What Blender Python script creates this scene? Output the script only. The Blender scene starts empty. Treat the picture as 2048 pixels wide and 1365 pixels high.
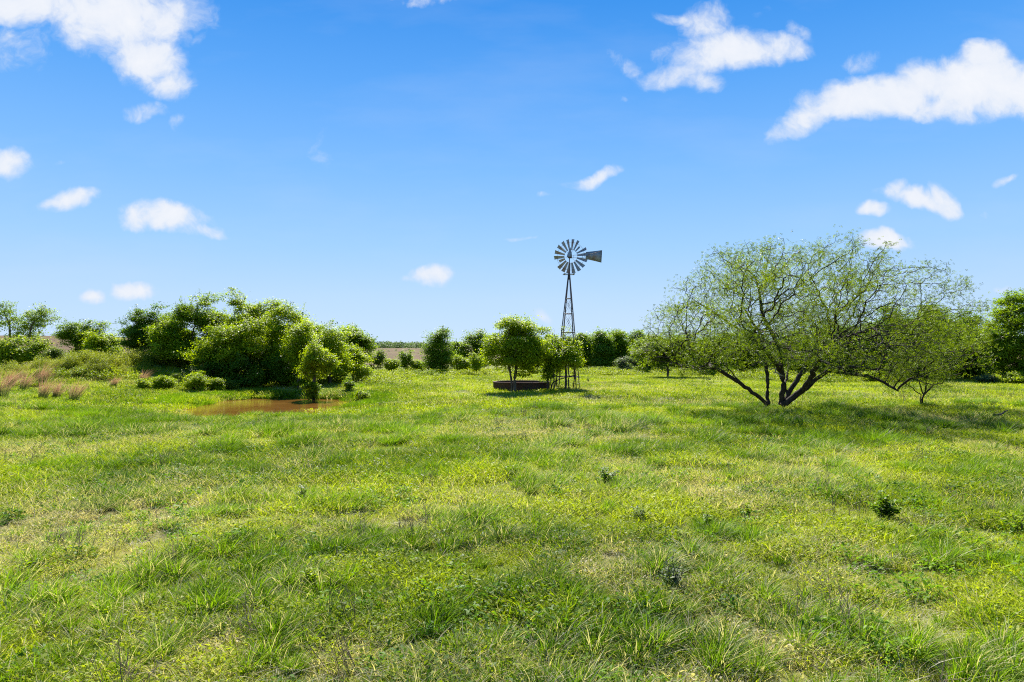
import bpy, math, random
import numpy as np
from mathutils import Vector

# ------------------------------------------------------------------ camera, world, sun
F = 1365.0            # focal length in pixels of the 2048 px wide photograph (24 mm lens on a 36 mm sensor)
HZ = 705.0            # eye-level row
CAMZ = 2.7
scene = bpy.context.scene
COL = scene.collection
cam_d = bpy.data.cameras.new('camera'); cam = bpy.data.objects.new('camera', cam_d); COL.objects.link(cam)
cam.location = (0, 0, CAMZ); cam.rotation_euler = (math.radians(90), 0, 0)
cam_d.lens = 24; cam_d.sensor_width = 36; cam_d.shift_y = (HZ - 682.5) / 2048
cam_d.clip_start = 0.1; cam_d.clip_end = 9000
scene.camera = cam
scene.render.resolution_x, scene.render.resolution_y = 1024, 682
scene.view_settings.view_transform = 'Standard'; scene.view_settings.look = 'None'
scene.view_settings.exposure = 1.4; scene.view_settings.gamma = 1.0
SUN_EL = math.radians(45); SUN_AZ = math.radians(-5)     # azimuth from +Y (away from the camera), negative = left
scene.render.engine = 'CYCLES'; scene.cycles.use_denoising = False; scene.cycles.filter_width = 1.1
SKY_STRENGTH = 0.075
world = bpy.data.worlds.new('World'); scene.world = world; world.use_nodes = True
EXPO = 2 ** scene.view_settings.exposure

def build_world():
    nt = world.node_tree; N = nt.nodes; L = nt.links; N.clear()
    out = N.new('ShaderNodeOutputWorld'); bg = N.new('ShaderNodeBackground'); bg.inputs['Strength'].default_value = SKY_STRENGTH
    sky = N.new('ShaderNodeTexSky'); sky.sky_type = 'NISHITA'; sky.sun_disc = False
    sky.sun_elevation = SUN_EL; sky.sun_rotation = SUN_AZ
    sky.air_density = 1.0; sky.dust_density = 0.3; sky.ozone_density = 3.0; sky.altitude = 200
    tc = N.new('ShaderNodeTexCoord')
    sep = N.new('ShaderNodeSeparateXYZ'); L.new(tc.outputs['Generated'], sep.inputs[0])
    def math_(op, a, b=None, c=None, clamp=False):
        n = N.new('ShaderNodeMath'); n.operation = op; n.use_clamp = clamp
        for i, v in enumerate((a, b, c)):
            if v is None: continue
            if isinstance(v, (int, float)): n.inputs[i].default_value = v
            else: L.new(v, n.inputs[i])
        return n.outputs[0]
    ay = math_('MAXIMUM', math_('ABSOLUTE', sep.outputs[1]), 0.04)
    u = math_('DIVIDE', sep.outputs[0], ay); v = math_('DIVIDE', sep.outputs[2], ay)
    comb = N.new('ShaderNodeCombineXYZ'); L.new(u, comb.inputs[0]); L.new(v, comb.inputs[1])
    def noise(vec, scale, detail, rough=0.55, lac=2.0, off=0.0, dist=0.0):
        m = N.new('ShaderNodeMapping'); m.inputs['Location'].default_value = (off, off * .7, off); L.new(vec, m.inputs[0])
        n = N.new('ShaderNodeTexNoise'); n.inputs['Scale'].default_value = scale; n.inputs['Detail'].default_value = detail
        n.inputs['Roughness'].default_value = rough; n.inputs['Lacunarity'].default_value = lac; n.inputs['Distortion'].default_value = dist
        L.new(m.outputs[0], n.inputs['Vector']); return n
    wn = noise(comb.outputs[0], 9.0, 4, off=3.1)
    vs = N.new('ShaderNodeVectorMath'); vs.operation = 'SUBTRACT'; L.new(wn.outputs['Color'], vs.inputs[0]); vs.inputs[1].default_value = (.5, .5, .5)
    vm = N.new('ShaderNodeVectorMath'); vm.operation = 'MULTIPLY'; L.new(vs.outputs[0], vm.inputs[0]); vm.inputs[1].default_value = (.075, .05, 0)
    va = N.new('ShaderNodeVectorMath'); va.operation = 'ADD'; L.new(vm.outputs[0], va.inputs[0]); L.new(comb.outputs[0], va.inputs[1])
    P = va.outputs[0]
    blobs = [  # where the clouds stand in the sky: (x, y, rx, ry, tilt, strength)
        (250, 30, 165, 90, 0, 1.2), (290, 115, 95, 62, -25, 1.2), (335, 165, 60, 32, -20, 1.0), (90, 8, 200, 48, 0, 1.15), (345, 20, 60, 45, 0, .9),
        (30, 95, 70, 50, 0, .38), (290, 222, 58, 17, 5, .5), (362, 240, 22, 14, 40, .4), (115, 328, 22, 6, 20, .3),
        (12, 322, 56, 38, 0, 1.0), (135, 405, 62, 21, 8, .95), (345, 438, 92, 34, -8, 1.1), (285, 440, 52, 30, 0, 1.0), (420, 462, 46, 14, -10, .75),
        (175, 590, 28, 15, 0, .9), (272, 580, 54, 20, 0, 1.0), (860, 551, 52, 23, 5, 1.0), (815, 560, 25, 8, 0, .45), (650, 275, 24, 34, 0, .12),
        (1192, 352, 68, 15, 14, .85), (1045, 474, 28, 5, 3, .45), (1082, 632, 26, 15, -25, .5), (840, -2, 90, 17, 0, .5),
        (1455, 105, 130, 42, 2, 1.25), (1410, 45, 52, 42, 0, .8), (1360, 140, 85, 24, 12, .75), (1255, 124, 52, 17, -30, .5), (1400, 158, 50, 22, -20, .8), (1350, 32, 40, 13, 0, .55),
        (1550, 100, 60, 27, 0, .9), (1528, 32, 18, 26, 0, .15), (1590, 68, 30, 16, -40, .3), (1252, 190, 12, 7, 0, .3),
        (1965, 175, 140, 68, 3, 1.4), (1860, 170, 75, 52, 0, 1.2), (1725, 200, 130, 45, 8, 1.3), (1640, 225, 80, 30, 32, 1.0), (1800, 192, 95, 46, 0, 1.25), (1880, 215, 120, 30, 0, 1.0), (1500, 112, 75, 30, 0, 1.2), (2080, 190, 110, 58, 0, 1.3), (1975, 125, 55, 42, 0, 1.1),
        (1720, 132, 46, 24, 5, .55), (1585, 255, 50, 20, 35, .6),
        (1835, 397, 80, 21, -4, 1.2), (1885, 400, 42, 28, -30, 1.1), (1780, 385, 26, 17, 30, .9), (1738, 421, 34, 15, 0, 1.0),
        (1765, 488, 68, 27, -5, 1.2), (2013, 362, 26, 9, 20, .55), (2003, 575, 15, 6, 0, .45), (1968, 427, 16, 7, 0, .35), (1090, 390, 12, 5, 0, .3),
        (2330, 300, 160, 50, 0, 1.1), (-300, 250, 190, 60, 0, 1.1), (700, -260, 220, 80, 0, 1.0), (1500, -400, 260, 90, 10, 1.0)]
    f = None
    for (px, py, rx, ry, rot, s) in blobs:
        m = N.new('ShaderNodeMapping'); m.vector_type = 'TEXTURE'
        m.inputs['Location'].default_value = ((px - 1024) / F, (HZ - py) / F, 0)
        m.inputs['Rotation'].default_value = (0, 0, math.radians(rot)); m.inputs['Scale'].default_value = (rx / F, ry / F, 1)
        L.new(P, m.inputs[0])
        ln = N.new('ShaderNodeVectorMath'); ln.operation = 'DOT_PRODUCT'; L.new(m.outputs[0], ln.inputs[0]); L.new(m.outputs[0], ln.inputs[1])
        g = math_('MULTIPLY_ADD', ln.outputs['Value'], -s * .75, s)
        f = g if f is None else math_('SMOOTH_MAX', f, g, .12)
    fc = math_('MAXIMUM', f, -1.0)
    n1 = noise(P, 21.0, 10, rough=.6, off=1.7, dist=.15)
    n2 = noise(P, 55.0, 6, rough=.6, off=5.7, dist=.3)
    nn = math_('ADD', math_('MULTIPLY', math_('SUBTRACT', n1.outputs[0], .5), 2.1), math_('MULTIPLY', math_('SUBTRACT', n2.outputs[0], .5), .6))
    dsum = math_('SUBTRACT', math_('ADD', math_('MULTIPLY', fc, 1.15), nn), .12)
    mr = N.new('ShaderNodeMapRange'); mr.interpolation_type = 'SMOOTHSTEP'; L.new(dsum, mr.inputs[0])
    mr.inputs[1].default_value = -.08; mr.inputs[2].default_value = 1.15; mr.inputs[4].default_value = .97
    # faint high haze streaks
    st = N.new('ShaderNodeMapping'); st.inputs['Scale'].default_value = (1.2, 4.5, 1); st.inputs['Rotation'].default_value = (0, 0, .12); L.new(comb.outputs[0], st.inputs[0])
    n3 = noise(st.outputs[0], 2.2, 7, rough=.55, off=9.0)
    mr3 = N.new('ShaderNodeMapRange'); L.new(n3.outputs[0], mr3.inputs[0]); mr3.inputs[1].default_value = .5; mr3.inputs[2].default_value = .85; mr3.inputs[4].default_value = .14
    cover = math_('MAXIMUM', mr.outputs[0], mr3.outputs[0])
    # sky colour: the model's light blended with the deep clean blue of a dry day, paling towards the horizon
    k = 1 / (SKY_STRENGTH * EXPO)
    rp = N.new('ShaderNodeValToRGB'); L.new(sep.outputs[2], rp.inputs[0]); el = rp.color_ramp.elements
    stops = [(0.0, (.55, .74, .99)), (.077, (.48, .695, 1.0)), (.148, (.35, .625, 1.0)), (.252, (.205, .505, 1.0)), (.362, (.092, .38, .94)), (.454, (.028, .285, .85)), (1.0, (.01, .16, .60))]
    for q, (p_, c_) in enumerate(stops):
        e_ = el[q] if q < 2 else el.new(p_)
        e_.position = p_; e_.color = (*c_, 1)
    ms = N.new('ShaderNodeVectorMath'); ms.operation = 'SCALE'; L.new(rp.outputs[0], ms.inputs[0]); ms.inputs['Scale'].default_value = k
    ml = N.new('ShaderNodeMix'); ml.data_type = 'RGBA'; ml.inputs[0].default_value = .95; L.new(sky.outputs[0], ml.inputs[6]); L.new(ms.outputs[0], ml.inputs[7])
    mr2 = N.new('ShaderNodeMapRange'); L.new(dsum, mr2.inputs[0]); mr2.inputs[1].default_value = .3; mr2.inputs[2].default_value = 2.0
    cc = N.new('ShaderNodeMix'); cc.data_type = 'RGBA'; L.new(mr2.outputs[0], cc.inputs[0])
    cc.inputs[6].default_value = (.76 * k, .83 * k, .95 * k, 1); cc.inputs[7].default_value = (.97 * k, .975 * k, 1.0 * k, 1)
    mx = N.new('ShaderNodeMix'); mx.data_type = 'RGBA'; L.new(cover, mx.inputs[0]); L.new(ml.outputs[2], mx.inputs[6]); L.new(cc.outputs[2], mx.inputs[7])
    L.new(mx.outputs[2], bg.inputs['Color']); L.new(bg.outputs[0], out.inputs['Surface'])
build_world()
sd = bpy.data.lights.new('sun', 'SUN'); sd.energy = 5.0; sd.angle = math.radians(.53); sd.color = (1, .95, .87)
sun = bpy.data.objects.new('sun', sd); COL.objects.link(sun)
sdir = Vector((math.sin(SUN_AZ) * math.cos(SUN_EL), math.cos(SUN_AZ) * math.cos(SUN_EL), math.sin(SUN_EL)))
sun.rotation_euler = sdir.to_track_quat('Z', 'Y').to_euler(); sun.location = (0, 0, 60)

# ------------------------------------------------------------------ numeric helpers
_rt = np.random.RandomState(11).rand(256, 256)
def vnoise(x, y, s=0):
    x = np.asarray(x, float) + s * 37.7; y = np.asarray(y, float) + s * 91.3
    xi = np.floor(x).astype(int); yi = np.floor(y).astype(int); fx = x - xi; fy = y - yi
    fx = fx * fx * (3 - 2 * fx); fy = fy * fy * (3 - 2 * fy)
    a = _rt[xi & 255, yi & 255]; b = _rt[(xi + 1) & 255, yi & 255]; c = _rt[xi & 255, (yi + 1) & 255]; d = _rt[(xi + 1) & 255, (yi + 1) & 255]
    return (a * (1 - fx) + b * fx) * (1 - fy) + (c * (1 - fx) + d * fx) * fy
def fbm(x, y, s=0, o=4):
    v = 0; a = .5; t = 0
    for i in range(o):
        v = v + a * vnoise(x * 2 ** i, y * 2 ** i, s + i); t += a; a *= .5
    return v / t
def sstep(a, b, x):
    t = np.clip((x - a) / (b - a), 0, 1); return t * t * (3 - 2 * t)
POND = np.array([0.7, 0.]) + np.array([(-16.9, 34.2), (-18.2, 37.2), (-19.6, 41.0), (-20.2, 45.5), (-18.6, 47.9), (-15.0, 47.6), (-12.2, 46.6), (-10.9, 44.2), (-11.3, 41.5), (-12.4, 38.6), (-13.8, 36.4), (-15.3, 34.4)])
WATER_Z = -0.55
def pond_sdf(x, y):
    x = np.asarray(x, float); y = np.asarray(y, float)
    d = np.full(x.shape, 1e9); inside = np.zeros(x.shape, bool); n = len(POND)
    for i in range(n):
        ax, ay = POND[i]; bx, by = POND[(i + 1) % n]
        ex, ey = bx - ax, by - ay
        t = np.clip(((x - ax) * ex + (y - ay) * ey) / (ex * ex + ey * ey), 0, 1)
        d = np.minimum(d, np.hypot(x - ax - t * ex, y - ay - t * ey))
        c = ((ay > y) != (by > y)) & (x < (bx - ax) * (y - ay) / (by - ay + 1e-12) + ax)
        inside ^= c
    return np.where(inside, -d, d) + (vnoise(x * .9, y * .9, 5) - .5) * .9
def height(x, y):
    x = np.asarray(x, float); y = np.asarray(y, float)
    r = np.hypot(x, y)
    h = (fbm(x / 9, y / 9, 1, 3) - .5) * .34 * sstep(2, 9, r)
    h = h + (fbm(x / 1.6, y / 1.6, 2, 3) - .5) * .13 * (1 - sstep(60, 120, y))
    h = h + (fbm(x / .45, y / .45, 3, 2) - .5) * .10 * (1 - sstep(25, 60, y))
    # spoil mound left of the pond
    dx = x + 34; rx = np.where(dx > 0, 6.5, 10.5)
    h = h + 1.8 * np.exp(-(dx / rx) ** 2 - ((y - 60) / 7.5) ** 2)
    # pond basin
    s = pond_sdf(x, y)
    h = h - .74 * np.exp(-((x + 14.5) / 8.5) ** 2 - ((y - 37) / 11.) ** 2)
    w = 1 - sstep(-1.2, 1.6, s)
    h = h * (1 - w) + (WATER_Z - .35) * w
    # distant rise
    hr = 5.6 + 7.0 * sstep(60, 290, -x) + (fbm(x / 90, y / 90, 7, 2) - .5) * 1.6
    h = h + sstep(140, 430, y) * hr
    return h
H0 = float(height(0, 0)); CAMZ = 2.7
def ray(px, py, Y):
    return (px - 1024) / F * Y, CAMZ + (HZ - py) / F * Y
def ground_px(px, py, y0=4, y1=140):
    Y = np.linspace(y0, y1, 3000); X = (px - 1024) / F * Y; Z = CAMZ + (HZ - py) / F * Y
    g = height(X, Y); k = np.where(Z <= g)[0]
    i = k[0] if len(k) else len(Y) - 1
    return float(X[i]), float(Y[i]), float(g[i])

# ------------------------------------------------------------------ object helpers
def tag(o, label=None, cat=None, group=None, kind=None):
    if label: o['label'] = label
    if cat: o['category'] = cat
    if group: o['group'] = group
    if kind: o['kind'] = kind
    return o
def thing(name, label, cat, loc=(0, 0, 0), group=None):
    o = bpy.data.objects.new(name, None); COL.objects.link(o); o.location = loc; o.empty_display_size = .2
    return tag(o, label, cat, group)
def mesh_obj(name, V, Fq, mat, parent=None, attrs=None, smooth=False, link=True):
    """V (n,3), Fq list of arrays (m,k) of indices"""
    me = bpy.data.meshes.new(name)
    V = np.asarray(V, np.float32)
    if not isinstance(Fq, list): Fq = [Fq]
    Fq = [np.asarray(q, np.int32) for q in Fq if len(q)]
    nl = sum(q.size for q in Fq); npoly = sum(len(q) for q in Fq)
    me.vertices.add(len(V)); me.vertices.foreach_set('co', V.ravel())
    me.loops.add(nl); me.polygons.add(npoly)
    me.loops.foreach_set('vertex_index', np.concatenate([q.ravel() for q in Fq]))
    st = []; s = 0
    for q in Fq:
        st.append(np.arange(len(q)) * q.shape[1] + s); s += q.size
    me.polygons.foreach_set('loop_start', np.concatenate(st).astype(np.int32))
    if smooth: me.polygons.foreach_set('use_smooth', np.ones(npoly, bool))
    me.update(calc_edges=True)
    for k, a in (attrs or {}).items():
        at = me.attributes.new(k, 'FLOAT', 'POINT'); at.data.foreach_set('value', np.asarray(a, np.float32))
    if mat: me.materials.append(mat)
    o = bpy.data.objects.new(name, me)
    if link: COL.objects.link(o)
    if parent: o.parent = parent
    return o
class MB:
    def __init__(s): s.V = []; s.Q = []; s.T = []; s.n = 0
    def add(s, V, Q=(), T=()):
        V = np.asarray(V, float)
        if len(Q): s.Q.append(np.asarray(Q) + s.n)
        if len(T): s.T.append(np.asarray(T) + s.n)
        s.V.append(V); s.n += len(V)
    def box(s, c, d, M=None):
        x, y, z = np.array(d) / 2.
        V = np.array([(i * x, j * y, k * z) for i in (-1, 1) for j in (-1, 1) for k in (-1, 1)])
        if M is not None: V = V @ np.asarray(M).T
        s.add(V + np.array(c), [(0, 1, 3, 2), (4, 6, 7, 5), (0, 4, 5, 1), (2, 3, 7, 6), (0, 2, 6, 4), (1, 5, 7, 3)])
    def tube(s, pts, r, k=6, cap=True):
        P = np.asarray(pts, float); n = len(P); r = np.broadcast_to(np.asarray(r, float), (n,))
        T = np.gradient(P, axis=0); T /= np.linalg.norm(T, axis=1)[:, None] + 1e-9
        a = np.cross(T, (0, 0, 1.)); b = np.linalg.norm(a, axis=1) < .2; a[b] = np.cross(T[b], (1., 0, 0))
        a /= np.linalg.norm(a, axis=1)[:, None]; b = np.cross(T, a)
        th = np.arange(k) * 2 * math.pi / k
        V = P[:, None] + r[:, None, None] * (np.cos(th)[None, :, None] * a[:, None] + np.sin(th)[None, :, None] * b[:, None])
        i = np.arange(n - 1)[:, None] * k; j = np.arange(k)[None]
        Q = np.stack([i + j, i + (j + 1) % k, i + k + (j + 1) % k, i + k + j], -1).reshape(-1, 4)
        V = V.reshape(-1, 3); Tt = []
        if cap:
            V = np.vstack([V, P[:1], P[-1:]])
            for q in range(k): Tt += [(n * k, (q + 1) % k, q), (n * k + 1, (n - 1) * k + q, (n - 1) * k + (q + 1) % k)]
        s.add(V, Q, Tt)
    def build(s, name, mat, parent=None, smooth=False, attrs=None, link=True):
        F_ = []
        if s.Q: F_.append(np.vstack(s.Q))
        if s.T: F_.append(np.vstack(s.T))
        return mesh_obj(name, np.vstack(s.V), F_, mat, parent, attrs, smooth, link)

# ------------------------------------------------------------------ materials
class Nt:
    def __init__(s, name):
        s.m = bpy.data.materials.new(name); s.m.use_nodes = True; s.t = s.m.node_tree; s.N = s.t.nodes; s.L = s.t.links
        s.N.clear(); s.out = s.N.new('ShaderNodeOutputMaterial')
    def n(s, t, **k):
        x = s.N.new('ShaderNode' + t)
        for a, b in k.items(): setattr(x, a, b)
        return x
    def put(s, sock, v):
        if isinstance(v, bpy.types.NodeSocket): s.L.new(v, sock)
        elif isinstance(v, tuple) and len(v) == 3 and sock.type == 'RGBA': sock.default_value = (*v, 1)
        else: sock.default_value = v
    def mix(s, f, a, b, bt='MIX'):
        x = s.n('Mix', data_type='RGBA', blend_type=bt); s.put(x.inputs[0], f); s.put(x.inputs[6], a); s.put(x.inputs[7], b); return x.outputs[2]
    def math(s, op, a, b=0., c=0.):
        x = s.n('Math', operation=op); s.put(x.inputs[0], a); s.put(x.inputs[1], b); s.put(x.inputs[2], c); return x.outputs[0]
    def rng(s, v, a, b, c=0., d=1., smooth=False):
        x = s.n('MapRange'); x.interpolation_type = 'SMOOTHSTEP' if smooth else 'LINEAR'
        s.put(x.inputs[0], v); s.put(x.inputs[1], a); s.put(x.inputs[2], b); s.put(x.inputs[3], c); s.put(x.inputs[4], d); return x.outputs[0]
    def attr(s, name, inst=False):
        x = s.n('Attribute', attribute_name=name, attribute_type='INSTANCER' if inst else 'GEOMETRY'); return x.outputs['Fac']
    def noise(s, scale, detail=4., rough=.55, vec=None, dist=0.):
        x = s.n('TexNoise'); x.inputs['Scale'].default_value = scale; x.inputs['Detail'].default_value = detail
        x.inputs['Roughness'].default_value = rough; x.inputs['Distortion'].default_value = dist
        if vec is None:
            if not hasattr(s, 'tc'): s.tc = s.n('TexCoord').outputs['Object']
            vec = s.tc
        s.L.new(vec, x.inputs['Vector']); return x.outputs[0]
    def bump(s, h, strength=.4, dist=.02):
        b = s.n('Bump'); s.put(b.inputs['Height'], h); b.inputs['Strength'].default_value = strength; b.inputs['Distance'].default_value = dist; return b.outputs[0]
    def pbsdf(s, col, rough=.7, spec=.3, normal=None, metal=0.):
        p = s.n('BsdfPrincipled'); s.put(p.inputs['Base Color'], col); s.put(p.inputs['Roughness'], rough); s.put(p.inputs['Specular IOR Level'], spec); s.put(p.inputs['Metallic'], metal)
        if normal is not None: s.L.new(normal, p.inputs['Normal'])
        return p.outputs[0]
    def done(s, sh): s.L.new(sh, s.out.inputs['Surface']); return s.m
def leafy(name, dark, light, trans=.45, tboost=(1.55, 1.6, .5), rough=.5, spec=.16):
    """leaf: reflected plus transmitted light; colour varies leaf by leaf"""
    s = Nt(name)
    t = s.attr('tint'); c = s.mix(t, dark, light)
    tr = s.n('BsdfTranslucent'); tc = s.mix(1., c, tboost, 'MULTIPLY'); s.L.new(tc, tr.inputs['Color'])
    mx = s.n('MixShader'); mx.inputs[0].default_value = trans
    s.L.new(s.pbsdf(c, rough, spec), mx.inputs[1]); s.L.new(tr.outputs[0], mx.inputs[2])
    return s.done(mx.outputs[0])
def grassy(name, dark, light, straw, trans=.4, tb=(1.4, 1.45, .65)):
    """blade: 'tint' moves dark to light green, blades whose own random number is under 'dry' are straw"""
    s = Nt(name)
    r = s.attr('rnd'); ti = s.attr('tint', True); dry = s.attr('dry', True)
    c = s.mix(s.math('SUBTRACT', s.math('ADD', s.math('MULTIPLY', r, .7), s.math('MULTIPLY', ti, .65)), .15), dark, light)
    w = s.math('LESS_THAN', s.attr('rnd2'), dry)
    c = s.mix(s.math('MULTIPLY', w, .92), c, straw)
    tr = s.n('BsdfTranslucent'); tc = s.mix(1., c, tb, 'MULTIPLY'); s.L.new(tc, tr.inputs['Color'])
    mx = s.n('MixShader'); mx.inputs[0].default_value = trans
    s.L.new(s.pbsdf(c, .55, .12), mx.inputs[1]); s.L.new(tr.outputs[0], mx.inputs[2])
    return s.done(mx.outputs[0])
def bark(name, a, b, sc=9.):
    s = Nt(name)
    tc = s.n('TexCoord').outputs['Object']; mp = s.n('Mapping'); mp.inputs['Scale'].default_value = (1, 1, .3); s.L.new(tc, mp.inputs[0])
    n = s.noise(sc, 6., .65, mp.outputs[0]); n2 = s.noise(1.5, 3., .5, tc)
    c = s.mix(s.rng(n, .35, .65), a, b); c = s.mix(s.rng(n2, .5, .7, 0, .25), c, (.13, .125, .11))
    return s.done(s.pbsdf(c, .9, .15, s.bump(n, .8, .03)))

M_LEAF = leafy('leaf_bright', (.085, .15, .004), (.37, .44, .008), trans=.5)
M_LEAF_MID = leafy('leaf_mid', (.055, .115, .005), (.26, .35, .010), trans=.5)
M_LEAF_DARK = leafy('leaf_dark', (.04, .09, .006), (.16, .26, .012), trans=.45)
M_LEAF_FAR = leafy('leaf_far', (.05, .105, .006), (.22, .32, .014), trans=.45)
M_LEAF_OLIVE = leafy('leaf_olive', (.07, .11, .010), (.19, .25, .018))
M_LEAF_GREY = leafy('leaf_grey', (.07, .11, .05), (.15, .20, .09))
M_LEAF_SCRUB = leafy('leaf_scrub', (.10, .13, .03), (.23, .27, .05))
M_LEAF_MESQ = leafy('leaf_mesquite', (.04, .08, .007), (.19, .25, .012), trans=.45)
M_BARK = bark('bark_grey', (.055, .042, .032), (.14, .115, .09))
M_BARK_DARK = bark('bark_dark', (.02, .015, .012), (.065, .05, .038))
M_BARK_PALE = bark('wood_pale', (.28, .24, .18), (.45, .40, .32))

# ------------------------------------------------------------------ ground
def rowspace():
    ys = [-45.]
    while ys[-1] < -2: ys.append(ys[-1] + 1.0)
    while ys[-1] < 3200:
        y = max(ys[-1], 0); ys.append(ys[-1] + max(.14, .012 * y if y < 120 else .05 * (y - 120) + 1.4))
    return np.array(ys)
DRY = [(150, 1062, 3.2, 1.0), (330, 1030, 1.2, .6), (1340, 812, 2.6, .9), (1450, 812, 1.5, .8), (870, 1030, 1.6, .7), (620, 1062, 1.3, .6), (1250, 1130, .8, .9), (1200, 1150, .6, .8),
       (60, 905, 2.2, .8), (1700, 1120, 1.0, .6), (1480, 1270, .7, 1.), (560, 1190, .6, .9), (380, 1330, .7, .9), (1830, 1060, .8, .5), (1760, 1200, .9, .7), (1180, 840, 2.5, .45),
       (700, 1330, .5, .9), (1980, 800, 4, .5), (1130, 975, 1.8, .5), (1380, 970, 1.0, .7), (890, 770, 4, .4), (1940, 1330, .7, .7), (260, 880, 2, .5), (1010, 1090, .5, .6), (1600, 1330, .6, .7)]
_DRY = [(*ground_px(a, b)[:2], r, s) for a, b, r, s in DRY]
def dryness(x, y):
    v = sstep(.50, .78, fbm(x / 3.1, y / 3.1, 21, 4)) * .6 + sstep(.52, .75, fbm(x / .8, y / .8, 25, 3)) * .35 + .08
    for (cx, cy, r, s) in _DRY:
        v = np.maximum(v, s * np.exp(-((x - cx) ** 2 + ((y - cy) * .8) ** 2) / (r * r)) * (.6 + .8 * vnoise(x * 2.2, y * 2.2, 30)))
    return np.clip(v, 0, 1)
def build_ground():
    ys = rowspace(); nx = 460
    u = np.linspace(-1, 1, nx); u = np.sign(u) * np.abs(u) ** 1.25
    Y = np.repeat(ys[:, None], nx, 1); hw = 46 + 1.25 * np.maximum(Y, 0); X = u[None] * hw
    Z = height(X, Y)
    V = np.stack([X, Y, Z], -1).reshape(-1, 3)
    i = np.arange(len(ys) - 1)[:, None] * nx + np.arange(nx - 1)[None]
    Q = np.stack([i, i + 1, i + nx + 1, i + nx], -1).reshape(-1, 4)
    x, y = V[:, 0], V[:, 1]
    s = pond_sdf(x, y)
    dirt = [(*ground_px(15, 822)[:2], 1.5), (*ground_px(1395, 812)[:2], .8), (*ground_px(640, 768)[:2], 2.5), (*ground_px(700, 765)[:2], 2.5)]
    bare = np.zeros(len(x))
    for cx, cy, r in dirt: bare = np.maximum(bare, np.exp(-(((x - cx) / r / 1.5) ** 2 + ((y - cy) / r) ** 2)))
    bare = np.maximum(bare, sstep(.70, .8, fbm(x / 1.3, y / 1.3, 40, 3)) * .7)
    mud = 1 - sstep(.1, .9, s + (fbm(x, y, 44, 2) - .5) * .8)
    field = sstep(120, 150, y + (fbm(x / 30, y / 30, 50, 2) - .5) * 30)
    m = Nt('ground')
    d = m.attr('dry'); n1 = m.noise(1.3, 6., .6); n2 = m.noise(9., 5., .65); n3 = m.noise(60., 3., .6)
    g = m.mix(m.rng(n1, .35, .65), (.075, .115, .008), (.17, .21, .014))
    g = m.mix(m.rng(n2, .45, .7, 0, .5), g, (.06, .085, .010))
    g = m.mix(m.math('MULTIPLY', d, .75), g, (.22, .165, .075))
    g = m.mix(m.rng(n3, .5, .7, 0, .4), g, (.20, .17, .06))
    g = m.mix(m.math('MULTIPLY', m.attr('bare'), .8), g, m.mix(m.rng(n2, .35, .65), (.24, .155, .095), (.36, .25, .16)))
    fld = m.mix(m.rng(m.noise(.06, 6., .65), .35, .65), (.075, .042, .022), (.12, .072, .036)); fld = m.mix(m.rng(m.noise(.35, 5., .7), .50, .62, 0, .55), fld, (.10, .14, .02))
    g = m.mix(m.attr('field'), g, fld)
    g = m.mix(m.attr('mud'), g, m.mix(m.rng(n2, .35, .65), (.17, .095, .045), (.30, .20, .12)))
    mat = m.done(m.pbsdf(g, .95, .1, m.bump(m.math('ADD', n2, n3), .5, .03)))
    o = mesh_obj('ground', V, Q, mat, attrs=dict(dry=dryness(x, y), bare=np.clip(bare, 0, 1), mud=np.clip(mud, 0, 1), field=field), smooth=True)
    tag(o, 'rough green pasture with yellowed patches rising to a brown field', kind='structure')
build_ground()
def build_water():
    m = Nt('pond_water')
    mp = m.n('Mapping'); mp.inputs['Scale'].default_value = (1., 2.4, 1.); m.L.new(m.n('TexCoord').outputs['Object'], mp.inputs[0])
    n = m.noise(2.4, 4., .6, mp.outputs[0]); n2 = m.noise(.35, 2., .5, mp.outputs[0])
    c = m.mix(m.rng(n2, .35, .65), (.16, .072, .015), (.21, .10, .022))
    mat = m.done(m.pbsdf(c, .07, .3, m.bump(n, .18, .03)))
    a = np.linspace(0, 2 * math.pi, 65)[:-1]
    ring = np.stack([-15.5 + 7.5 * np.cos(a), 41.2 + 9.5 * np.sin(a), np.full(64, WATER_Z)], 1)
    V = np.vstack([ring, [(-15.5, 41.2, WATER_Z)]]); T = [(i, (i + 1) % 64, 64) for i in range(64)]
    o = mesh_obj('pond_water', V, np.array(T), mat)
    tag(o, 'small muddy brown stock pond', kind='structure')
build_water()

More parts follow.
